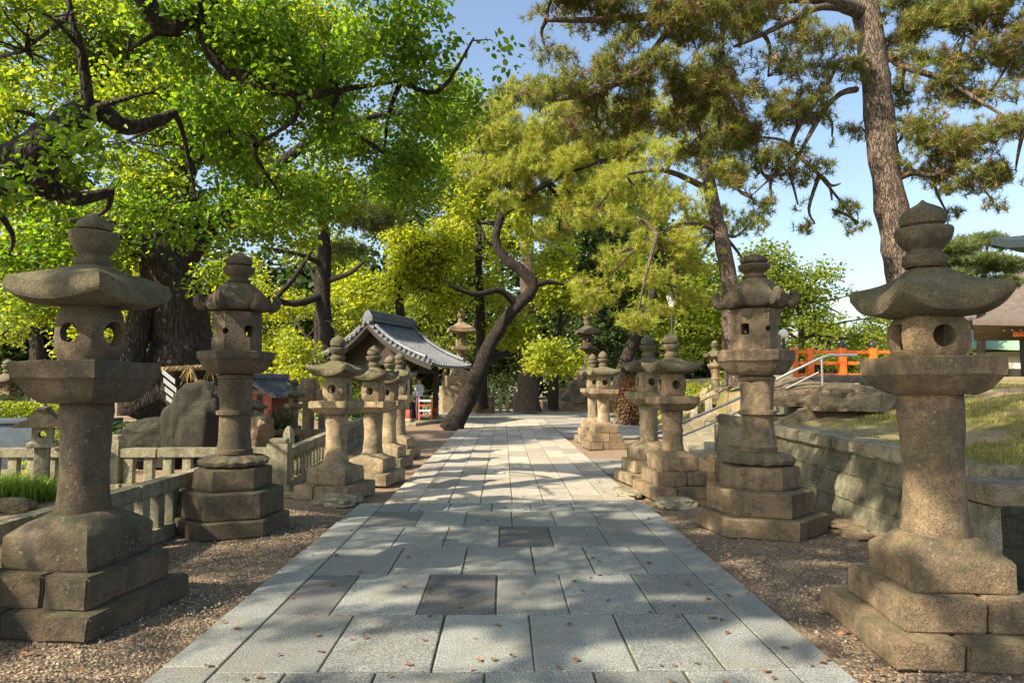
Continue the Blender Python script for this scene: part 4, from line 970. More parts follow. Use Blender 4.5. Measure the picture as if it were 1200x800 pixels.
pine('pine_tree', 'tall pine with sunlit reddish trunk behind the right foreground lantern, dark pads against the sky', [A(1078, 470, 11), A(1072, 400, 11), A(1060, 330, 11), A(1047, 260, 11), A(1033, 170, 11), A(1024, 80, 11), A(1014, 0, 11), A(1005, -90, 11)], [0.33, 0.30, 0.27, 0.25, 0.24, 0.23, 0.21, 0.18],
    [([A(1012, 16, 11), A(985, 5, 10.7), A(940, -4, 10.4), A(860, 3, 10), A(800, 10, 9.8), A(740, 22, 9.6), A(640, 24, 9.4)], [0.14, 0.12, 0.11, 0.10, 0.08, 0.065, 0.03]),
     ([A(1010, 14, 11), A(965, 8, 10.5), A(930, 22, 10.2), A(895, 40, 10), A(860, 55, 9.8)], [0.08, 0.06, 0.05, 0.04, 0.02]),
     ([A(1003, 105, 11), A(985, 110, 10.8), A(965, 130, 10.6), A(945, 165, 10.4), A(925, 200, 10.2), A(905, 208, 10), A(880, 230, 9.8)], [0.06, 0.05, 0.045, 0.035, 0.03, 0.02, 0.01]),
     ([A(985, 70, 10.8), A(960, 115, 10.6), A(935, 150, 10.4), A(930, 175, 10.4), A(960, 205, 10.4), A(1005, 262, 10.6)], [0.03, 0.04, 0.04, 0.035, 0.025, 0.012]),
     ([A(1035, 60, 11), A(1060, 78, 10.8), A(1110, 95, 10.6), A(1150, 120, 10.4), A(1200, 150, 10.2)], [0.07, 0.06, 0.045, 0.03, 0.015]),
     ([A(1048, 210, 11), A(1070, 202, 10.8), A(1095, 205, 10.7), A(1130, 185, 10.5)], [0.08, 0.06, 0.04, 0.02]),
     ([A(850, 5, 10), A(845, 60, 10), A(847, 110, 10), A(842, 150, 10)], [0.05, 0.04, 0.03, 0.02]),
     ([A(760, 80, 9.5), A(700, 108, 9.5), A(650, 118, 9.5)], [0.05, 0.04, 0.02]), ([A(800, 12, 9.8), A(765, 60, 9.6), A(735, 90, 9.5), A(700, 110, 9.5)], [0.05, 0.045, 0.04, 0.02])],
    [EL(690, 0, 9.5, 80.5, 26.1, 0.777273), EL(780, 20, 9.6, 80.5, 31.9, 0.785455), EL(850, 10, 9.8, 69, 31.9, 0.687273), EL(720, 75, 9.5, 69, 20.3, 0.666234), EL(680, 110, 9.6, 69, 20.3, 0.673247), EL(790, 85, 9.6, 69, 29, 0.673247), EL(850, 70, 9.8, 57.5, 34.8, 0.572727), EL(860, 130, 10, 69, 31.9, 0.701299), EL(820, 160, 10, 57.5, 29, 0.584416), EL(900, 90, 10.2, 50.6, 31.9, 0.524571), EL(950, 50, 10.5, 57.5, 26.1, 0.613636), EL(940, 125, 10.4, 52.9, 23.2, 0.559169), EL(890, 190, 10, 46, 20.3, 0.467532), EL(940, 200, 10.2, 46, 14.5, 0.476883), EL(975, 245, 10.5, 34.5, 13.05, 0.368182),
     EL(905, 235, 10, 29.9, 14.5, 0.303896), EL(1080, 10, 10.8, 57.5, 43.5, 0.631169), EL(1130, 40, 10.6, 69, 40.6, 0.743377), EL(1170, 0, 10.6, 69, 43.5, 0.743377), EL(1060, 60, 11, 39.1, 29, 0.437143), EL(1100, 95, 10.7, 57.5, 26.1, 0.625325), EL(1150, 110, 10.5, 46, 17.4, 0.490909), EL(1080, 150, 10.8, 41.4, 23.2, 0.454442), EL(1120, 170, 10.6, 57.5, 20.3, 0.619481), EL(1170, 150, 10.4, 46, 20.3, 0.486234), EL(1090, 190, 10.8, 41.4, 17.4, 0.454442), EL(1140, 205, 10.6, 57.5, 20.3, 0.619481), EL(1190, 200, 10.4, 41.4, 20.3, 0.43761), EL(1165, 238, 10.4, 18.4, 8.7, 0.194494), EL(990, 80, 10.8, 34.5, 17.4, 0.378701), EL(1010, 150, 11.2, 27.6, 11.6, 0.314182), EL(640, 60, 9.6, 40, 16), EL(650, -10, 9.5, 60, 20), EL(760, 130, 9.8, 60, 20), EL(700, 150, 10, 50, 16), EL(880, 160, 10.4, 40, 20), EL(900, 20, 10.4, 50, 26), EL(820, 110, 9.8, 50, 26), EL(1190, 60, 10.6, 50, 30), EL(1110, 250, 11.5, 20, 8), EL(1060, 110, 11.4, 30, 24), EL(930, 175, 10.3, 22, 12), EL(965, 100, 10.6, 26, 14), EL(1000, 60, 10.7, 24, 16), EL(985, 215, 10.5, 22, 8), EL(1002, 268, 10.6, 20, 12), EL(955, 262, 10.4, 26, 10), EL(935, 240, 10.3, 26, 12), EL(975, 235, 10.5, 24, 10), EL(975, 160, 10.5, 20, 8), EL(920, 130, 10.2, 26, 16), EL(860, 215, 10, 30, 12), EL(1060, 150, 11.3, 20, 12)],
    'needle_near', 0.13, 700, seed=8, per=26, wid=0.0055, brad=0.026, group='pine trees', nbr=260, brown=0.18, gap=(2.2, 0.02))
# right background
bl('light green tree behind the vermilion fence on the right', [A(940, 440, 28), A(940, 400, 28), A(935, 350, 28)], [0.15, 0.12, 0.08],
   [EL(930, 345, 28, 40, 26), EL(910, 320, 28, 34, 24), EL(955, 380, 28, 40, 26), EL(990, 370, 29, 30, 26), EL(1020, 400, 29, 30, 20), EL(900, 380, 29, 30, 30), EL(975, 345, 29, 26, 16), EL(1005, 425, 28, 30, 16), EL(940, 415, 28, 40, 16), EL(965, 322, 28, 26, 16), EL(1000, 345, 28.5, 28, 16), EL(1030, 372, 29, 26, 14), EL(895, 300, 28, 26, 18), EL(880, 345, 28, 26, 26)], 'leaf_mid', 0.15, 22, 15, 0.3, 21, nbr=60, brad=0.04)
pine('pine_tree', 'distant spreading pine above the brown hall roof at the far right', [A(1150, 430, 46), A(1150, 360, 46), A(1155, 300, 46)], [0.3, 0.25, 0.15],
   [], [EL(1110, 290, 45, 40, 8), EL(1150, 280, 45, 30, 7), EL(1140, 305, 45, 45, 7), EL(1180, 310, 45, 30, 9), EL(1190, 285, 45, 24, 6), EL(1120, 320, 45, 30, 6), EL(1170, 330, 45, 30, 8), EL(1100, 345, 45, 40, 14)], 'needle', 0.4, 50, seed=22, per=20, wid=0.02, brad=0.08, group='pine trees', holes=False)
bl('dark leaning trunk with mixed foliage behind the far lantern pair', [A(722, 470, 31), A(730, 435, 31), A(742, 400, 31), A(757, 368, 31), A(768, 330, 31)], [0.36, 0.33, 0.28, 0.22, 0.15],
   [EL(770, 350, 32, 36, 22), EL(800, 385, 32, 34, 22), EL(820, 350, 32, 30, 26), EL(750, 310, 33, 40, 30), EL(845, 395, 32, 26, 24), EL(810, 420, 31, 28, 14)], 'leaf_mid', 0.2, 16, 15, 0.34, 23, nbr=30)
bl('dense dark evergreen oak behind the far plinth', [A(700, 470, 44), A(700, 400, 44), A(700, 330, 44)], [0.5, 0.4, 0.3],
   [EL(700, 300, 44, 60, 50), EL(720, 380, 43, 50, 50), EL(680, 430, 42, 40, 26), EL(760, 300, 45, 50, 50), EL(740, 430, 42, 50, 22), EL(670, 350, 45, 40, 40)], 'leaf_dark', 0.28, 6, 14, 0.5, 24)
# the wall of trees closing the view
BG = 'trees closing the view behind'
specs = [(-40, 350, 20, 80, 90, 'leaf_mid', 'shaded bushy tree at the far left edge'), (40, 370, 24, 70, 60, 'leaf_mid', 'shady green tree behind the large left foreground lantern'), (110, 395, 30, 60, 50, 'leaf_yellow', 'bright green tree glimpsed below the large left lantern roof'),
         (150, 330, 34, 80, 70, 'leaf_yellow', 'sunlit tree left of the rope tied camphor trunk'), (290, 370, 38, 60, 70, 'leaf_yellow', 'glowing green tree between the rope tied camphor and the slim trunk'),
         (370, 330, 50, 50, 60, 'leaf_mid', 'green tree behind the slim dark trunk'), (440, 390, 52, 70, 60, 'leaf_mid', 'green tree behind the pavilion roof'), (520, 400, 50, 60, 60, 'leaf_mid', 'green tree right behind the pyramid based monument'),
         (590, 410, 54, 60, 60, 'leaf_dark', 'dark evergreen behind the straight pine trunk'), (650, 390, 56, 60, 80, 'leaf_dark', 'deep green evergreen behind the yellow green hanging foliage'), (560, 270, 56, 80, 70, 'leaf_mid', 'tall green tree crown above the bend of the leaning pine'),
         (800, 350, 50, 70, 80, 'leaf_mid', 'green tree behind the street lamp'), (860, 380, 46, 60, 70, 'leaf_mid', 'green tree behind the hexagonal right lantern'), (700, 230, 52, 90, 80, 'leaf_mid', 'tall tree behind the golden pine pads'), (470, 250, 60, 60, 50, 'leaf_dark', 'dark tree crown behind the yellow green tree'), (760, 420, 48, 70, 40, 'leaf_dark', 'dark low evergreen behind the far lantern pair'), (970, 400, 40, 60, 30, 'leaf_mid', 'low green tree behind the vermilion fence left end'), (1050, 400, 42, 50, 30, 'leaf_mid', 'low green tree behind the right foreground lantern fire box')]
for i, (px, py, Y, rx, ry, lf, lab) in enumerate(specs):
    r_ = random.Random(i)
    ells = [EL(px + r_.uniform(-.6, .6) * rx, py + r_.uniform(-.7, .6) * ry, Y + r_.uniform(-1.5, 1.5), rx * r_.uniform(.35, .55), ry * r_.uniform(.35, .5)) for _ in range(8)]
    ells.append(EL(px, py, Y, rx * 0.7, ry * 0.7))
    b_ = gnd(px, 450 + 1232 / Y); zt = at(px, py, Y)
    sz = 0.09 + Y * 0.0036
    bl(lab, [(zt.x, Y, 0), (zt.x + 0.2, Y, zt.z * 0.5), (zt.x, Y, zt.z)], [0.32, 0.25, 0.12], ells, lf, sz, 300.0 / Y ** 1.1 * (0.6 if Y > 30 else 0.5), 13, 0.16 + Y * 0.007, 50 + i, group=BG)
# far woodland beyond, one mass of leaves
def woodland():
    r = np.random.default_rng(5); P = []
    for k in range(60):
        x = -75 + 2.5 * k + r.normal() * 1.0; y = 64 + 8 * r.random(); h = 13 + 5 * r.random() if x < 22 else 5.0
        n_ = 500; d = r.normal(size=(n_, 3)); d /= np.linalg.norm(d, axis=1)[:, None]; d *= (r.random(n_) ** 0.4)[:, None]
        P.append(np.array([x, y, h * 0.5])[None] + d * np.array([3.6, 3, h * 0.55]))
    P = np.concatenate(P); P = P[P[:, 2] > 0]
    P = np.repeat(P, 3, 0) + r.normal(size=(len(P) * 3, 3)) * 0.35
    o = leaf_mesh('woodland', P, 0.85, M['leaf_dark'], None, 0.3, 3); tag(o, 'dark far woodland beyond the shrine trees', 'woodland', kind='stuff')
woodland()
# __MORE__
# ------------------------------------------------------------------ pavilion
pv = thing('water_pavilion', 'open timber pavilion with curved grey tiled gable roof on dark posts, left beyond the lanterns', 'pavilion', (-4.72, 27.6, 0), R(-19.9))
def tile_mat():
    m, n, l, p = mat('grey_roof_tile')
    tc = n.new('ShaderNodeTexCoord'); v = tc.outputs['Object']
    f = nse(n, l, v, 5, 6, 0.7)
    l.new(ramp(n, l, f, 0.3, 0.7, (0.045, 0.055, 0.07), (0.16, 0.18, 0.21)), p.inputs['Base Color'])
    p.inputs['Roughness'].default_value = 0.42; l.new(bump(n, l, nse(n, l, v, 20, 4), 0.01), p.inputs['Normal']); return m
M['tile'] = tile_mat()
PW, PL, PE, PA = 2.85, 1.95, 2.32, 4.08
def rz_(x, y):
    u = 1 - abs(x) / PW
    return PE + (PA - PE) * (0.62 * u + 0.38 * u * u * u) + 0.10 * (abs(y) / PL) ** 3 * (0.3 + 0.7 * (1 - u))
def roof_shell(fz, W_, L_, th, nx=28, ny=12):
    mb = MB(); gx = [-W_ + 2 * W_ * i / nx for i in range(nx + 1)]; gy = [-L_ + 2 * L_ * j / ny for j in range(ny + 1)]
    top = [[(x, y, fz(x, y)) for x in gx] for y in gy]; bot = [[(x, y, fz(x, y) - th) for x in gx] for y in gy]
    n_ = nx + 1
    mb.v = [p for r in top for p in r] + [p for r in bot for p in r]; o = n_ * (ny + 1)
    for j in range(ny):
        for i in range(nx):
            a = j * n_ + i; mb.f.append((a, a + 1, a + 1 + n_, a + n_)); mb.f.append((o + a, o + a + n_, o + a + 1 + n_, o + a + 1))
    for i in range(nx): mb.f.append((o + i, o + i + 1, i + 1, i)); a = ny * n_ + i; mb.f.append((a, a + 1, o + a + 1, o + a))
    for j in range(ny): a = j * n_; mb.f.append((a, a + n_, o + a + n_, o + a)); a += nx; mb.f.append((o + a, o + a + n_, a + n_, a))
    return mb
mb = roof_shell(rz_, PW, PL, 0.10)
for sgn in (-1, 1):
    for i in range(17):
        y = -PL + 0.12 + (2 * PL - 0.24) * i / 16
        pts = [(sgn * PW * (k / 9), y, rz_(PW * k / 9, y) + 0.02) for k in range(0, 10)]; pts[-1] = (sgn * (PW + 0.03), y, rz_(PW, y) + 0.02)
        mb.tube(pts, 0.052, 8, 2)
mb.build('tiled_roof', M['tile'], pv)
mb = MB()
for k, (wd_, z_) in enumerate(((0.34, 0.06), (0.28, 0.18), (0.30, 0.27))): mb.box((0, 0, PA + z_), (wd_, 2 * PL - 0.3 + (0.1 if k == 2 else 0), 0.11), ch=0.02)
mb.tube([(0, -PL + 0.1, PA + 0.38), (0, PL - 0.1, PA + 0.38)], 0.08, 10)
rd = mb.build('ridge', M['tile'], pv)
for s_ in (-1, 1):
    mb = MB()
    prof_ = [(-0.2, 0), (0.2, 0), (0.23, 0.15), (0.16, 0.3), (0.07, 0.42), (-0.07, 0.42), (-0.16, 0.3), (-0.23, 0.15)]
    mb.loft([[(x, s_ * (PL - 0.12) - 0.05, PA + z) for x, z in prof_], [(x, s_ * (PL - 0.12) + 0.05, PA + z) for x, z in prof_]])
    mb.build('ridge_end_tile', M['tile'], pv)
    for g_ in (-1, 1):
        mb = MB()    # descending ridge with round end tiles along each gable edge
        pts = [(g_ * PW * k / 9, s_ * (PL - 0.16), rz_(PW * k / 9, PL) + 0.10) for k in range(1, 9)]
        mb.tube(pts, 0.10, 8, 2)
        for k in range(14):
            x = g_ * PW * (k + 0.5) / 14.2; z = rz_(abs(x), PL) + 0.02
            mb.tube([(x, s_ * (PL - 0.24), z), (x, s_ * (PL + 0.05), z)], 0.07, 10, 1)
        mb.build('gable_edge_tiles', M['tile'], pv)
        mb = MB(); r0 = []
        for k in range(10):
            x = g_ * PW * 0.985 * k / 9; z = rz_(abs(x), PL) - 0.103; r0.append([(x, s_ * (PL - 0.10), z), (x, s_ * (PL - 0.03), z), (x, s_ * (PL - 0.03), z - 0.2), (x, s_ * (PL - 0.10), z - 0.2)])
        mb.loft(r0); mb.build('barge_board', M['dark_wood'], pv)
for s_ in (-1, 1):
    mb = MB(); yy = s_ * (PL - 0.75); P0 = [(-1.9, PE + 0.1)] + [(-1.9 + 3.8 * k / 12, rz_(abs(-1.9 + 3.8 * k / 12), 0) - 0.14) for k in range(13)] + [(1.9, PE + 0.1)]
    mb.loft([[(x, yy - 0.04, z) for x, z in P0], [(x, yy + 0.04, z) for x, z in P0]]); mb.build('gable_wall', M['dark_wood'], pv)
for sx_ in (-1, 1):
    for sy_ in (-1, 1):
        mb = MB(); mb.box((sx_ * 1.5, sy_ * 1.2, 1.42), (0.19, 0.19, 2.35), ch=0.02); po = mb.build('post', M['dark_wood'], pv)
        mb = MB(); mb.box((sx_ * 1.5, sy_ * 1.2, 0.42), (0.21, 0.21, 0.36), ch=0.01); mb.build('red_sleeve', M['red_wood'], po)
        mb = MB(); mb.box((sx_ * 1.5, sy_ * 1.2, 0.20), (0.36, 0.36, 0.12), ch=0.02); mb.build('post_footing', M['stone_pale'], pv)
for sx_ in (-1, 1):
    mb = MB(); mb.box((sx_ * 1.5, 0, 2.5), (0.16, 3.4, 0.2), ch=0.01); mb.box((sx_ * 1.5, 0, 2.12), (0.1, 2.4, 0.14), ch=0.01); mb.build('beam', M['dark_wood'], pv)
    mb = MB(); mb.box((0, sx_ * 1.2, 2.46), (3.9, 0.15, 0.2), ch=0.01); mb.box((0, sx_ * 1.2, 2.12), (3.0, 0.1, 0.14), ch=0.01); mb.build('beam', M['dark_wood'], pv)
mb = MB(); mb.box((0, 0, 0.065), (4.2, 3.5, 0.13), ch=0.03); mb.build('stone_floor', M['stone_pale'], pv)
basin = thing('water_basin', 'dark stone water basin standing under the tiled pavilion roof', 'basin', (-4.5, 27.6, 0.13), R(-19.9))
mb = MB(); mb.loft([[(x * a, y * b, z) for x, y in ((-1, -1), (1, -1), (1, 1), (-1, 1))] for a, b, z in ((0.8, 0.42, 0), (0.9, 0.5, 0.72), (0.72, 0.36, 0.72), (0.68, 0.32, 0.45))]); mb.build('bowl', M['rock'], basin, smooth=False)
mb = MB(); mb.box((0, 0, 0.64), (1.42, 0.7, 0.01)); mb.build('water', M['iron'], basin)
br = thing('barrier_frame', 'small white and red barrier frame leaning beside the pavilion post', 'barrier', (-3.15, 26.7, 0.13), R(-10))
for x in (-0.26, 0.26):
    mb = MB(); mb.tube([(x, 0, 0), (x, 0, 0.95)], 0.03, 8, 1); mb.build('leg', M['orange'], br)
for k, z in enumerate((0.2, 0.4, 0.6, 0.8)):
    mb = MB(); mb.tube([(-0.26, 0, z), (0.26, 0, z)], 0.035, 8, 1); mb.build('bar', M['white'] if k % 2 else M['red_wood'], br)

# person beside the basin
def person(label, loc, rz):
    t = thing('person', label, 'person', loc, rz)
    me = bpy.data.meshes.new('body')
    J = [((0, 0, 0.96), 0.15, 0.11), ((0, 0.01, 1.15), 0.135, 0.10), ((0, 0.02, 1.38), 0.165, 0.105), ((0, 0.02, 1.48), 0.06, 0.06), ((0, 0.03, 1.56), 0.055, 0.055), ((0, 0.05, 1.64), 0.085, 0.10), ((0, 0.05, 1.72), 0.07, 0.09),
         ((0.20, 0.02, 1.42), 0.055, 0.055), ((0.25, 0.02, 1.15), 0.042, 0.042), ((0.20, 0.24, 1.05), 0.03, 0.03), ((0.17, 0.33, 1.05), 0.035, 0.02),
         ((-0.20, 0.02, 1.42), 0.055, 0.055), ((-0.25, 0.03, 1.15), 0.042, 0.042), ((-0.20, 0.25, 1.08), 0.03, 0.03), ((-0.16, 0.34, 1.09), 0.035, 0.02),
         ((0.10, 0, 0.88), 0.10, 0.10), ((0.11, 0.02, 0.5), 0.062, 0.062), ((0.12, -0.02, 0.10), 0.04, 0.04), ((0.12, 0.10, 0.03), 0.04, 0.028),
         ((-0.10, 0, 0.88), 0.10, 0.10), ((-0.11, 0.05, 0.5), 0.062, 0.062), ((-0.12, 0.02, 0.10), 0.04, 0.04), ((-0.12, 0.14, 0.03), 0.04, 0.028)]
    E_ = [(0, 1), (1, 2), (2, 3), (3, 4), (4, 5), (5, 6), (2, 7), (7, 8), (8, 9), (9, 10), (2, 11), (11, 12), (12, 13), (13, 14), (0, 15), (15, 16), (16, 17), (17, 18), (0, 19), (19, 20), (20, 21), (21, 22)]
    me.from_pydata([j[0] for j in J], E_, []); o = link('body', me, None, t)
    o.modifiers.new('s', 'SKIN'); sub = o.modifiers.new('u', 'SUBSURF'); sub.levels = 2
    sv = me.skin_vertices[0].data
    for i, j in enumerate(J): sv[i].radius = (j[1], j[2])
    sv[0].use_root = True
    m2 = evaluated(o); o.modifiers.clear(); o.data = m2
    for mm_ in (M['skin'], M['shirt'], M['trousers'], M['hair']): m2.materials.append(mm_)
    for p in m2.polygons:
        c = p.center; k = 0
        if c.z < 0.07: k = 3
        elif c.z < 0.98 and abs(c.x) < 0.2 or c.z < 0.9: k = 2
        elif c.z < 1.5 and not (c.y > 0.2): k = 1
        p.material_index = k; p.use_smooth = True
    bm = bmesh.new(); bmesh.ops.create_uvsphere(bm, u_segments=16, v_segments=10, radius=1)
    for v in bm.verts:
        v.co = Vector((v.co.x * 0.098, v.co.y * 0.115 + 0.03, v.co.z * 0.11 + 1.70))
        if v.co.y > 0.10 and v.co.z < 1.72: v.co.y = 0.08
    me = bpy.data.meshes.new('hair'); bm.to_mesh(me); bm.free(); link('hair', me, M['hair'], t)
    return t
person('person in pale blue shirt and blue trousers standing under the pavilion eave', (-3.42, 27.0, 0.13), R(60))

# ------------------------------------------------------------------ far monuments
square_lantern('tall pale stone lantern monument on a stepped pyramid base, right of the pavilion', (at(540, 450, 38).x, 38, 0), R(10), seed=110, z=[1.5, 2.1, 2.2, 2.95, 3.5, 3.6, 3.78, 4.55, 5.2, 5.4, 5.65, 6.0],
    wd=[1.15, 0.85, 0.62, 0.24, 0.5, 0.32, 0.78, 0.22, 0.18], mats=('stone_gold', 'stone_gold', 'stone'), group='monuments', joint=False)
pl = thing('stone_plinth', 'wide two tiered stone plinth across the path end under the dark tall lantern', 'plinth', (at(697, 450, 39).x, 39.5, 0))
mb = MB(); mb.box((0, 0, 0.32), (6.2, 2.6, 0.64), ch=0.03); mb.box((-1.2, 0.2, 0.85), (2.6, 1.8, 0.44), ch=0.03); mb.build('tiers', M['stone_gold'], pl)
square_lantern('tall dark stone lantern on rough rocks upon the wide plinth, before the evergreens', (at(689, 450, 40).x, 40, 0.6), R(0), seed=120, z=[0.9, 1.7, 1.9, 2.2, 3.0, 3.15, 3.3, 4.0, 4.6, 4.85, 5.2, 5.6],
    wd=[1.0, 0.75, 0.5, 0.25, 0.5, 0.33, 0.72, 0.26, 0.22], mats=('stone_dark', 'stone_dark', 'stone_dark'), group='monuments', joint=False)
for i, (px, py) in enumerate(((668, 458), (680, 448), (700, 455), (712, 462), (676, 464))):
    q = at(px, py, 38.6); rock('mound_rock', ['pale rough rock at the left of the heap under the dark tall lantern', 'upper rough rock of the heap under the dark tall lantern', 'rough rock right of centre in the heap under the dark tall lantern', 'rightmost small rock of the heap on the plinth', 'low front rock of the heap on the plinth'][i], (q.x, q.y, max(0.75, q.z - 0.3)), (0.7, 0.5, 0.5), M['rock_tan'], 30 + i, 'rocks heaped on the plinth')
sf = thing('stone_post_fence', 'short row of pale stone posts standing left of the straight pine trunk', 'stone fence', (at(594, 450, 36).x, 36.8, 0))
first = None
for k, px in enumerate((-1.6, -0.75, -0.35, 0.05, 0.45)):
    h_ = (1.0, 1.05, 1.15, 1.0, 1.2)[k]; mb = MB(); mb.box((px, 0, h_ / 2), (0.2, 0.2, h_), ch=0.02); mb.box((px, 0, h_ + 0.04), (0.15, 0.15, 0.1), ch=0.04); mb.build('post', M['stone_pale'], sf)
bs = thing('stone_block', 'low square stone block at the foot of the curved trunk right of the monument', 'stone', (at(565, 450, 37).x, 37, 0)); mb = MB(); mb.box((0, 0, 0.45), (1.3, 1.0, 0.9), ch=0.04); mb.box((0, 0, 1.2), (0.8, 0.7, 0.6), ch=0.04); mb.build('block', M['stone'], bs)

# street lamp
lp = at(787, 352, 21)
sl = thing('street_lamp', 'slim dark lamp post with pale conical shade above the right lantern pair', 'street lamp', (lp.x, 21, 0))
mb = MB(); mb.tube([(0, 0, 0), (0, 0, lp.z - 0.2)], 0.04, 10, 1); mb.build('pole', M['iron'], sl)
mb = MB(); prof(mb, [(lp.z - 0.22, 0.07, 0), (lp.z + 0.14, 0.17, 0), (lp.z + 0.15, 0.1, 0)], 8, 0, 0, 0.2); mb.build('lamp_shade', M['glass'], sl)
mb = MB(); prof(mb, [(lp.z + 0.155, 0.19, 0), (lp.z + 0.18, 0.19, 0), (lp.z + 0.25, 0.05, 0), (lp.z + 0.3, 0.02, 0)], 8, 0, 0, 0.2); mb.build('cap', M['iron'], sl)
gp = at(918, 391, 19)
gl = thing('globe_lamp', 'white globe lamp on a dark post right of the hexagonal lantern', 'lamp', (gp.x, 19, 1.5))
mb = MB(); mb.tube([(0, 0, 0), (0, 0, gp.z - 1.6)], 0.05, 8, 1); mb.build('pole', M['iron'], gl)
mb = MB(); prof(mb, [(gp.z - 1.5 + 0.14 * math.sin(a), max(0.005, 0.14 * math.cos(a)), 0) for a in [-1.5 + 0.3 * i for i in range(11)]], 8, 0, 0); mb.build('globe', M['glass'], gl)

# vermilion fence
fy = 20.0; fx = [at(p, 430, fy).x for p in (930, 949, 987, 1023, 1060)]; zb_ = 1.72
of = thing('vermilion_fence', 'vermilion wooden fence with three rails and black capped posts on the terrace', 'fence', (fx[0], fy, zb_))
for i, x in enumerate(fx):
    mb = MB(); mb.box((x - fx[0], 0, 0.48), (0.2, 0.2, 1.02), ch=0.015); po = mb.build('post', M['orange'], of)
    if i > 1:
        mb = MB(); mb.tube([(x - fx[0], 0, 0.98), (x - fx[0], 0, 1.12), (x - fx[0], 0, 1.2)], [0.11, 0.10, 0.02], 10, 2); mb.build('cap', M['cap'], po)
for z in (0.16, 0.52, 0.86):
    mb = MB(); mb.box(((fx[-1] - fx[0]) / 2, 0, z), (fx[-1] - fx[0] + 0.3, 0.09, 0.10), ch=0.01); mb.build('rail', M['orange'], of)
q = at(915, 437, 16.5); mb = MB(); mb.box((0, 0, 0.35), (0.45, 0.4, 0.9), ch=0.03); mb.box((0, 0, 0.84), (0.5, 0.45, 0.1), ch=0.03)
tag(mb.build('stone_post', M['stone_pale'], loc=(q.x, 16.5, 1.35)), 'short square stone post at the stair head left of the vermilion fence', 'stone post')
q = at(838, 425, 23); square_lantern('small distant stone lantern behind the stair balustrade, left of the hexagonal lantern', (q.x, 23, 0.9), R(0), seed=140, s=0.8, k=6, joint=False, win=hx, mats=('stone', 'stone', 'stone_roof'), group='small far lanterns')

# ------------------------------------------------------------------ shrine hall, right
def hall_roof_mat():
    m, n, l, p = mat('cypress_bark_roof')
    tc = n.new('ShaderNodeTexCoord'); v = tc.outputs['Object']
    wv = n.new('ShaderNodeTexWave'); wv.bands_direction = 'Z'; wv.inputs['Scale'].default_value = 2.6; wv.inputs['Distortion'].default_value = 1.2; l.new(v, wv.inputs['Vector'])
    f = nse(n, l, v, 3, 7, 0.7)
    col = ramp(n, l, f, 0.3, 0.7, (0.085, 0.067, 0.055), (0.17, 0.135, 0.11))
    col = mixc(n, l, 0.25, col, wv.outputs[0], 'MULTIPLY'); l.new(col, p.inputs['Base Color']); p.inputs['Roughness'].default_value = 0.9
    l.new(bump(n, l, nse(n, l, v, 14, 5), 0.05), p.inputs['Normal']); return m
M['hall_roof'] = hall_roof_mat()
def hip_roof(x0, x1, y0, y1, ze, zr, inset, th=0.25, curve=0.55, n_=10):
    mb = MB(); rings = [[(x0 + 0.3, y0 + 0.3, ze - th), (x1 - 0.3, y0 + 0.3, ze - th), (x1 - 0.3, y1 - 0.3, ze - th), (x0 + 0.3, y1 - 0.3, ze - th)]]
    hd = (y1 - y0) / 2
    def ring(u):
        i = u * inset; j = u * hd * 0.97; z = ze + (zr - ze) * (curve * u + (1 - curve) * u * u); up = 0.35 * (1 - u) ** 3
        out = []; C4 = [(x0 + i, y0 + j), (x1 - i, y0 + j), (x1 - i, y1 - j), (x0 + i, y1 - j)]
        for a in range(4):
            p, q = C4[a], C4[(a + 1) % 4]
            for k in range(8):
                t_ = k / 8; e = abs(2 * t_ - 1) ** 3; out.append((p[0] + (q[0] - p[0]) * t_, p[1] + (q[1] - p[1]) * t_, z + up * e))
        return out
    r0 = ring(0); mb.loft([[(x, y, z - th) for x, y, z in r0], r0] + [ring(k / n_) for k in range(1, n_ + 1)], True, True)
    return mb
hl = thing('shrine_hall', 'large hall with sweeping brown bark roof and timber front at the far right', 'hall', (24.6, 34, 1.5), R(-36))
hip_roof(0, 22, 0, 13, 3.1, 8.2, 4.2).build('roof', M['hall_roof'], hl, ang=40)
mb = MB(); mb.box((11.4, 6.8, 1.4), (18, 10, 3.0)); mb.build('wall', M['dark_wood'], hl)
for i in range(6):
    mb = MB(); mb.box((2.6 + 3.1 * i, 1.2, 1.4), (0.28, 0.28, 3.0), ch=0.02); mb.build('pillar', M['orange'], hl)
mb = MB(); mb.box((11.2, 1.2, 2.7), (19, 0.22, 0.25)); mb.build('beam', M['orange'], hl)
mb = MB(); mb.box((11.4, 1.72, 1.0), (17.6, 0.1, 1.2)); mb.build('plaster_panel', M['plaster'], hl)
mb = MB()
for i in range(60): mb.box((1.3 + 0.34 * i, 0.95, 2.86), (0.1, 1.5, 0.1))
mb.build('rafters', M['dark_wood'], hl)
h2 = thing('rear_hall', 'second hall behind with higher brown roof, pale green copper lower roof and white walls', 'hall', (34.6, 50, 1.5), R(-36))
hip_roof(0, 24, 0, 13, 4.6, 9.6, 4.0).build('roof', M['hall_roof'], h2, ang=40)
hip_roof(0.6, 12, -2.6, 2.2, 2.6, 4.2, 0.6, 0.15, 0.8).build('lower_roof', M['copper'], h2, ang=40)
mb = MB(); mb.box((12, 7, 2.4), (21, 9.5, 5.0)); mb.build('wall', M['plaster'], h2)
mb = MB(); mb.box((6.4, 0.2, 1.15), (10.4, 3.6, 2.6)); mb.build('annex', M['plaster'], h2)
mb = MB(); mb.box((6.4, -1.66, 0.7), (10, 0.1, 1.0)); mb.build('door_front', M['dark_wood'], h2)
gt = thing('gate_roof_building', 'building at the right picture edge whose green copper eave tip shows high up', 'gate', (12.95, 13.5, 1.5))
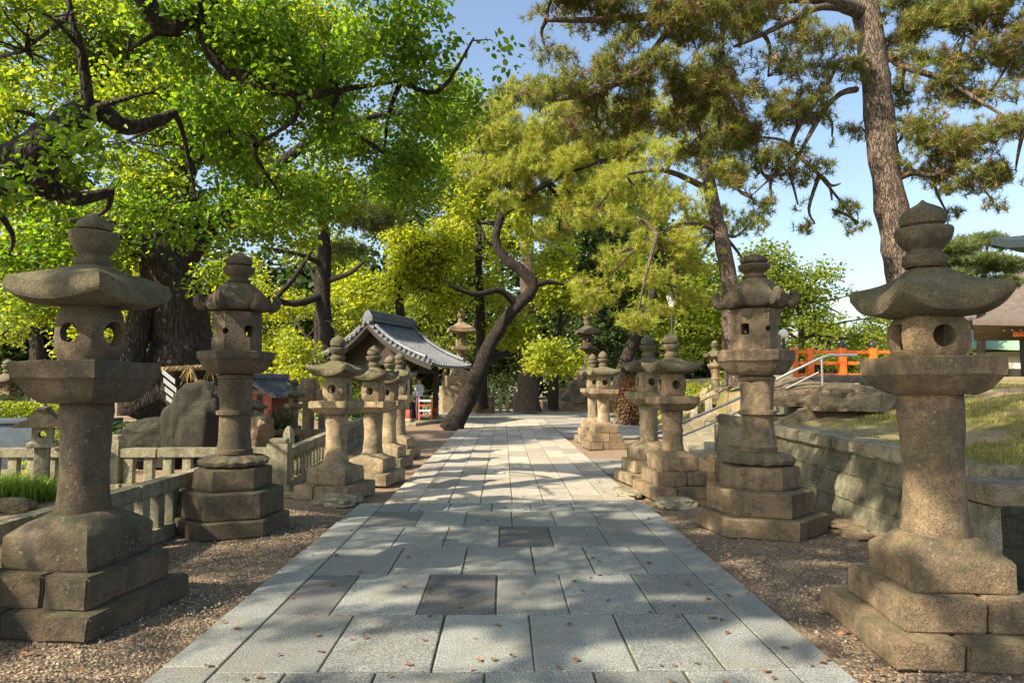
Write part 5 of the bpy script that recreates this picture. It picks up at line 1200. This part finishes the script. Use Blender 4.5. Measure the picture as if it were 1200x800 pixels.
hip_roof(0, 6, -1, 3.6, 3.65, 4.5, 2.2, 0.2).build('roof', M['copper_dark'], gt, ang=40)
for x in (1.6, 5):
    for y in (0.0, 2.6):
        mb = MB(); mb.tube([(x, y, 0), (x, y, 3.4)], 0.16, 12, 1); mb.build('pillar', M['orange'], gt)
mb = MB(); mb.box((3.2, 1.3, 3.3), (4.2, 3.2, 0.3)); mb.build('beam', M['dark_wood'], gt)

# ------------------------------------------------------------------ left garden
# mossy rock, straw rope, paper streamers
q = at(233, 494, 12.4); rock('mossy_rock', 'big dark mossy rock standing before the rope tied camphor trunk', (q.x, q.y, 0.75), (0.56, 0.45, 0.92), M['rock'], 51)
q = at(205, 500, 12.9); rock('garden_rock', 'dark rock half hidden left of the big mossy rock', (q.x - 0.3, q.y, 0.35), (0.6, 0.5, 0.6), M['rock'], 52)
q = at(300, 490, 14.5); rock('garden_rock', 'round grey rock right of the tall hexagonal left lantern', (q.x, q.y, 0.5), (0.35, 0.4, 0.5), M['stone'], 53)
c0 = at(213, 432, 14.2); rp = thing('straw_rope', 'thick sacred straw rope tied round the camphor trunk with straw tassels', 'rope', (c0.x, c0.y, c0.z))
mb = MB()
for ph in (0, 2.09, 4.19):
    pts = []
    for i in range(97):
        a = 2 * PI * i / 96; rr = 0.84 + 0.03 * math.cos(a * 22 + ph) + 0.02 * math.sin(2 * a); pts.append((rr * math.cos(a) * 1.05, rr * math.sin(a), 0.03 * math.sin(a * 22 + ph) + 0.06 * math.sin(a + 1)))
    mb.tube(pts, 0.035, 6, 1)
mb.build('rope', M['rope'], rp)
for ax, n_, L_ in ((-2.2, 26, 0.32), (-0.95, 30, 0.35), (-0.45, 20, 0.25)):
    mb = MB(); d0 = Vector((0.90 * math.cos(ax), 0.86 * math.sin(ax), 0.0))
    for k in range(n_):
        e = d0 + Vector((random.uniform(-0.22, 0.22), random.uniform(-0.12, 0.02), -L_ * random.uniform(0.5, 1.1))); mb.tube([d0 + Vector((random.uniform(-.04, .04), -0.02, 0.04)), d0.lerp(e, 0.5) + Vector((0, -0.03, 0.04)), e], [0.012, 0.012, 0.006], 4, 2)
    mb.build('straw_tassel', M['rope'], rp)
def shide(px, py, Y, s, lab):
    b = at(px, py, Y); t = thing('paper_streamer', lab, 'streamer', b, R(20), 'zigzag paper streamers'); mb = MB()
    x = 0; z = 0
    for k in range(4):
        w_, h_ = 0.17 * s, 0.15 * s
        P4 = [(x, 0, z), (x + w_, 0.01, z - h_), (x + w_, 0.01, z - h_ - 0.07 * s), (x, 0, z - 0.07 * s)]
        mb.loft([[(a, b_ - 0.002 + 0.012 * k, c) for a, b_, c in P4], [(a, b_ + 0.002 + 0.012 * k, c) for a, b_, c in P4]])
        z -= 0.125 * s; x += 0.02 * s
    mb.build('paper', M['white'], t, smooth=False)
shide(190, 432, 12.9, 1.35, 'white zigzag paper streamer hanging from the straw rope')
# small mossy lantern, kerb and bright plants
g0 = gnd(45, 590); g0.x = at(47, 590, g0.y + 0.5).x
t_ = thing('garden_lantern', 'small weathered square post lantern with mossy gabled roof among bright green plants', 'stone lantern', (g0.x, g0.y + 0.5, 0), R(28))
t_.scale = (0.82, 0.82, 0.82)
mb = MB(); mb.box((0, 0, 0.42), (0.22, 0.22, 0.9), ch=0.015); mb.build('post', M['stone_pale'], t_)
mb = MB(); mb.box((0, 0, 0.91), (0.42, 0.42, 0.09), ch=0.015); mb.build('platform', M['stone_pale'], t_)
firebox(t_, 0.956, 1.22, 0.15, 4, 0.98, [('round', -PI / 2, 0.06), ('square', PI, 0.07), ('round', PI / 2, 0.06), ('square', 0, 0.07)], M['stone_pale'], 3)
mb = MB(); pr = []
for yy in (-0.36, 0.36): pr.append([(-0.38, yy, 1.22), (0.38, yy, 1.22), (0.38, yy, 1.27), (0.2, yy, 1.36), (0.07, yy, 1.5), (-0.07, yy, 1.5), (-0.2, yy, 1.36), (-0.38, yy, 1.27)])
mb.loft(pr); mb.box((0, 0, 1.53), (0.16, 0.74, 0.07), ch=0.02); mb.build('roof', M['stone_roof'], t_, smooth=False)
mb = MB(); mb.tube([(0, 0, 1.56), (0, 0, 1.68)], [0.045, 0.02], 8, 1); mb.build('finial', M['stone'], t_)
pp = []
for _ in range(420):
    a = random.random() * 2 * PI; r_ = random.random() ** 0.6
    pp.append((g0.x - 0.25 + 0.62 * r_ * math.cos(a), g0.y + 0.15 + 0.5 * r_ * math.sin(a), 0))
M['fern'] = leaf_mat('bright_garden_leaf', (0.06, 0.14, 0.015), (0.16, 0.24, 0.03), (0.16, 0.34, 0.02), (0.4, 0.5, 0.04), 0.4, 0.5)
tag(blades('garden_plants', pp, 0.33, M['fern'], per=4, lean=1.2, wid=0.011), 'clump of bright green strap leaved plants at the left edge behind the fence', 'plants', kind='stuff')
for i, (dx, dy, s_) in enumerate(((-0.9, -0.45, 0.28), (-0.3, -0.55, 0.32), (0.35, -0.5, 0.27))):
    rock('edging_stone', ['flat grey edging stone at the far left of the plant bed', 'flat edging stone in the middle of the plant bed front', 'flat edging stone at the right of the plant bed front'][i], (g0.x + dx, g0.y + dy, 0.05), (s_, s_ * 0.6, 0.11), M['stone'], 60 + i, 'edging stones of the plant bed')
q0 = at(-60, 530, 12.6); bw = thing('garden_wall', 'low blue grey walled bed with clipped hedge at the left picture edge', 'wall', (q0.x - 2, 12.8, 0))
mb = MB(); mb.box((1.2, 0, 0.42), (5.0, 0.3, 0.84), ch=0.02); mb.box((1.2, 0, 0.9), (5.1, 0.4, 0.1), ch=0.02); mb.box((3.55, 1.2, 0.42), (0.3, 2.6, 0.84), ch=0.02); mb.build('wall_face', M['bluewall'], bw)
rr = np.random.default_rng(9); P = np.c_[rr.random(9000) * 4.9 - 1.2, rr.random(9000) * 1.6 + 0.1, 0.9 + 0.32 * rr.random(9000) ** 0.5]
leaf_mesh('hedge_foliage', P, 0.06, M['leaf_mid'], bw, 0.4, 4)
# things beyond the left fence
for i, (px, Y, s_, lab) in enumerate(((8, 17, 0.80, 'distant stone lantern at the left picture edge above the clipped hedge'), (305, 15.5, 0.5, 'little stone lantern behind the fence, right of the tall hexagonal left lantern'), (345, 17.0, 0.62, 'little stone lantern in front of the square notch stones behind the left fence'))):
    q = at(px, 450, Y); square_lantern(lab, (q.x, Y, 0), R(20 * i), seed=150 + i, s=s_, joint=False, mats=('stone', 'stone', 'stone_roof'), group='small far lanterns')
q = at(43, 450, 16); mb = MB(); mb.box((0, 0, 0.9), (0.16, 0.16, 1.8), ch=0.02); tag(mb.build('stone_pillar', M['stone_pale'], loc=(q.x, 16, 0)), 'slim pale stone pillar standing beyond the small mossy garden lantern', 'pillar')
hq = at(312, 470, 19); hk = thing('small_shrine', 'little red wooden shrine with grey tiled roof behind the left fence', 'shrine', (hq.x, 19, 0), R(-20))
mb = MB(); mb.box((0, 0, 0.2), (1.5, 1.3, 0.4), ch=0.03); mb.build('stone_base', M['stone'], hk)
mb = MB(); mb.box((0, 0, 0.85), (1.1, 0.9, 0.9)); mb.build('body', M['red_wood'], hk)
mb = MB(); mb.box((0, -0.46, 0.8), (0.5, 0.04, 0.7)); mb.build('door', M['dark_wood'], hk)
mb = roof_shell(lambda x, y: 1.28 + 0.5 * (1 - abs(x) / 1.0) ** 1.3, 1.0, 0.85, 0.06, 16, 4)
for sgn in (-1, 1):
    for i in range(9):
        y = -0.8 + 0.2 * i; mb.tube([(sgn * 1.0 * k / 5, y, 1.30 + 0.5 * (1 - k / 5) ** 1.3) for k in range(6)], 0.025, 6, 1)
mb.box((0, 0, 1.83), (0.16, 1.75, 0.14), ch=0.02); mb.build('roof', M['tile'], hk)
for i, (px, y0_, Y, w_, h_, lab) in enumerate(((362, 500, 18, 0.42, 1.75, 'tall flat standing stone with broad head behind the left fence'), (379, 500, 17.5, 0.28, 1.45, 'narrower standing stone close right of the tall flat one'), (398, 500, 20, 0.3, 1.3, 'squat standing stone behind the first small left lantern'), (333, 500, 20, 0.25, 1.1, 'thin standing stone right of the little red shrine'))):
    q = at(px, 450, Y); b = thing('standing_stone', lab, 'stone', (q.x, Y, 0), R(-10), 'standing stones beyond the fence'); mb = MB()
    mb.box((0, 0, h_ * 0.32), (w_ * 0.6, 0.22, h_ * 0.66), ch=0.02); mb.box((0, 0, h_ * 0.82), (w_, 0.26, h_ * 0.36), ch=0.03); mb.build('slab', M['stone'], b)
    mb = MB(); mb.box((0, 0, 0.06), (w_ * 1.5, 0.5, 0.16), ch=0.02); mb.build('foot', M['stone'], b)
q = gnd(349, 545); mb = MB(); mb.tube([(0, 0, 0), (0, 0, 0.55), (0, 0, 0.72)], [0.13, 0.12, 0.03], 6, 2); tag(mb.build('pointed_stone', M['stone_fence'], loc=(q.x - 0.45, q.y + 0.8, 0)), 'pointed greenish stone marker just behind the left fence', 'stone marker')
balustrade('dark low fence crossing behind the pointed stone marker', (at(325, 450, 15.5).x, 15.5), (at(395, 450, 15.5).x, 15.5), 0.55, 0.2, M['stone'], group=FG, bw=0.08)
q = at(335, 505, 15); 
def shrub(label, c, rx, ry, rz_s, m, size, n_, seed, name='shrub'):
    t = thing(name, label, 'shrub', (c[0], c[1], c[2])); r = np.random.default_rng(seed)
    d = r.normal(size=(n_, 3)); d /= np.linalg.norm(d, axis=1)[:, None]; d *= (r.random(n_) ** 0.35)[:, None]; d[:, 2] = np.abs(d[:, 2])
    mb = MB()
    for k in range(7):
        a = k * 0.9; mb.tube([(0, 0, -0.05), (rx * .3 * math.cos(a), ry * .3 * math.sin(a), rz_s * 0.5), (rx * .7 * math.cos(a), ry * .7 * math.sin(a), rz_s * 0.85)], [0.02, 0.013, 0.005], 5, 2)
    mb.build('stems', M['bark_dark'], t)
    leaf_mesh('foliage', d * np.array([rx, ry, rz_s]) + 0.03 * r.normal(size=(n_, 3)), size, m, t, 0.4, seed)
q = gnd(158, 545); shrub('leafy garden shrub between the large left lantern and the rope tied tree', (q.x - 0.3, 11.5, 0.0), 0.6, 0.5, 1.0, M['leaf_mid'], 0.09, 900, 71)
q = at(738, 460, 26); shrub('reddish brown maple shrub behind the far right lantern pair', (q.x, 26, 0.0), 0.7, 0.6, 2.0, M['redleaf'], 0.10, 1800, 72)
q = at(815, 455, 27); shrub('clipped bright shrub left of the stair balustrade', (q.x, 27, 0.6), 1.1, 0.8, 1.1, M['leaf_yellow'], 0.10, 2600, 73)
q = at(275, 500, 16); shrub('dark evergreen shrub behind the tall hexagonal left lantern', (q.x, 16, 0.0), 0.8, 0.6, 1.3, M['leaf_dark'], 0.10, 1800, 74)
q = at(328, 480, 16.5); shrub('dark small shrub in front of the little red shrine', (q.x, 16.5, 0.0), 0.5, 0.4, 1.1, M['leaf_dark'], 0.08, 1200, 75)
for i, (px, Y, w_, h_, lab) in enumerate(((460, 33, 2.2, 2.2, 'green shrub under the pavilion seen between its posts'), (585, 44, 2.2, 2.4, 'dark rounded shrub behind the stone post row'), (770, 30, 2.0, 1.8, 'rounded green shrub behind the right lantern pair'), (860, 24, 1.6, 2.2, 'green shrub behind the hexagonal right lantern'), (395, 30, 2.0, 2.0, 'sunlit shrub left of the pavilion'))):
    q = at(px, 450, Y); shrub(lab, (q.x, Y, 0.0), w_, w_ * 0.6, h_, M['leaf_mid' if i != 1 else 'leaf_dark'], 0.16, 2200, 80 + i)
for i, (px, Y, w_, h_, lab) in enumerate(((95, 13.5, 0.9, 1.2, 'dark leafy shrub right of the blue grey garden wall'), (150, 13.0, 0.7, 0.9, 'low dark shrub at the foot of the rope tied camphor'), (0, 15.5, 1.2, 1.5, 'dark shrub behind the clipped hedge at the left edge'), (60, 18, 1.4, 1.5, 'shady shrub between the far left lantern and the slim stone pillar'), (420, 24, 1.0, 1.3, 'shady shrub between the left fence and the pavilion'))):
    q = at(px, 450, Y); shrub(lab, (q.x, Y, 0.0), w_, w_ * 0.6, h_, M['leaf_dark'], 0.09, 2200, 95 + i)
# fallen leaves
rr = np.random.default_rng(12); n_ = 420
P = np.c_[rr.uniform(-3.3, 3.6, n_), 3.3 + 9 * rr.random(n_) ** 1.6, np.full(n_, 0.022)]
o = leaf_mesh('fallen_leaves', P, 0.045, M['litter'], None, 6.0, 3); tag(o, 'brown and red fallen leaves scattered over the paving and gravel', 'fallen leaves', kind='stuff')
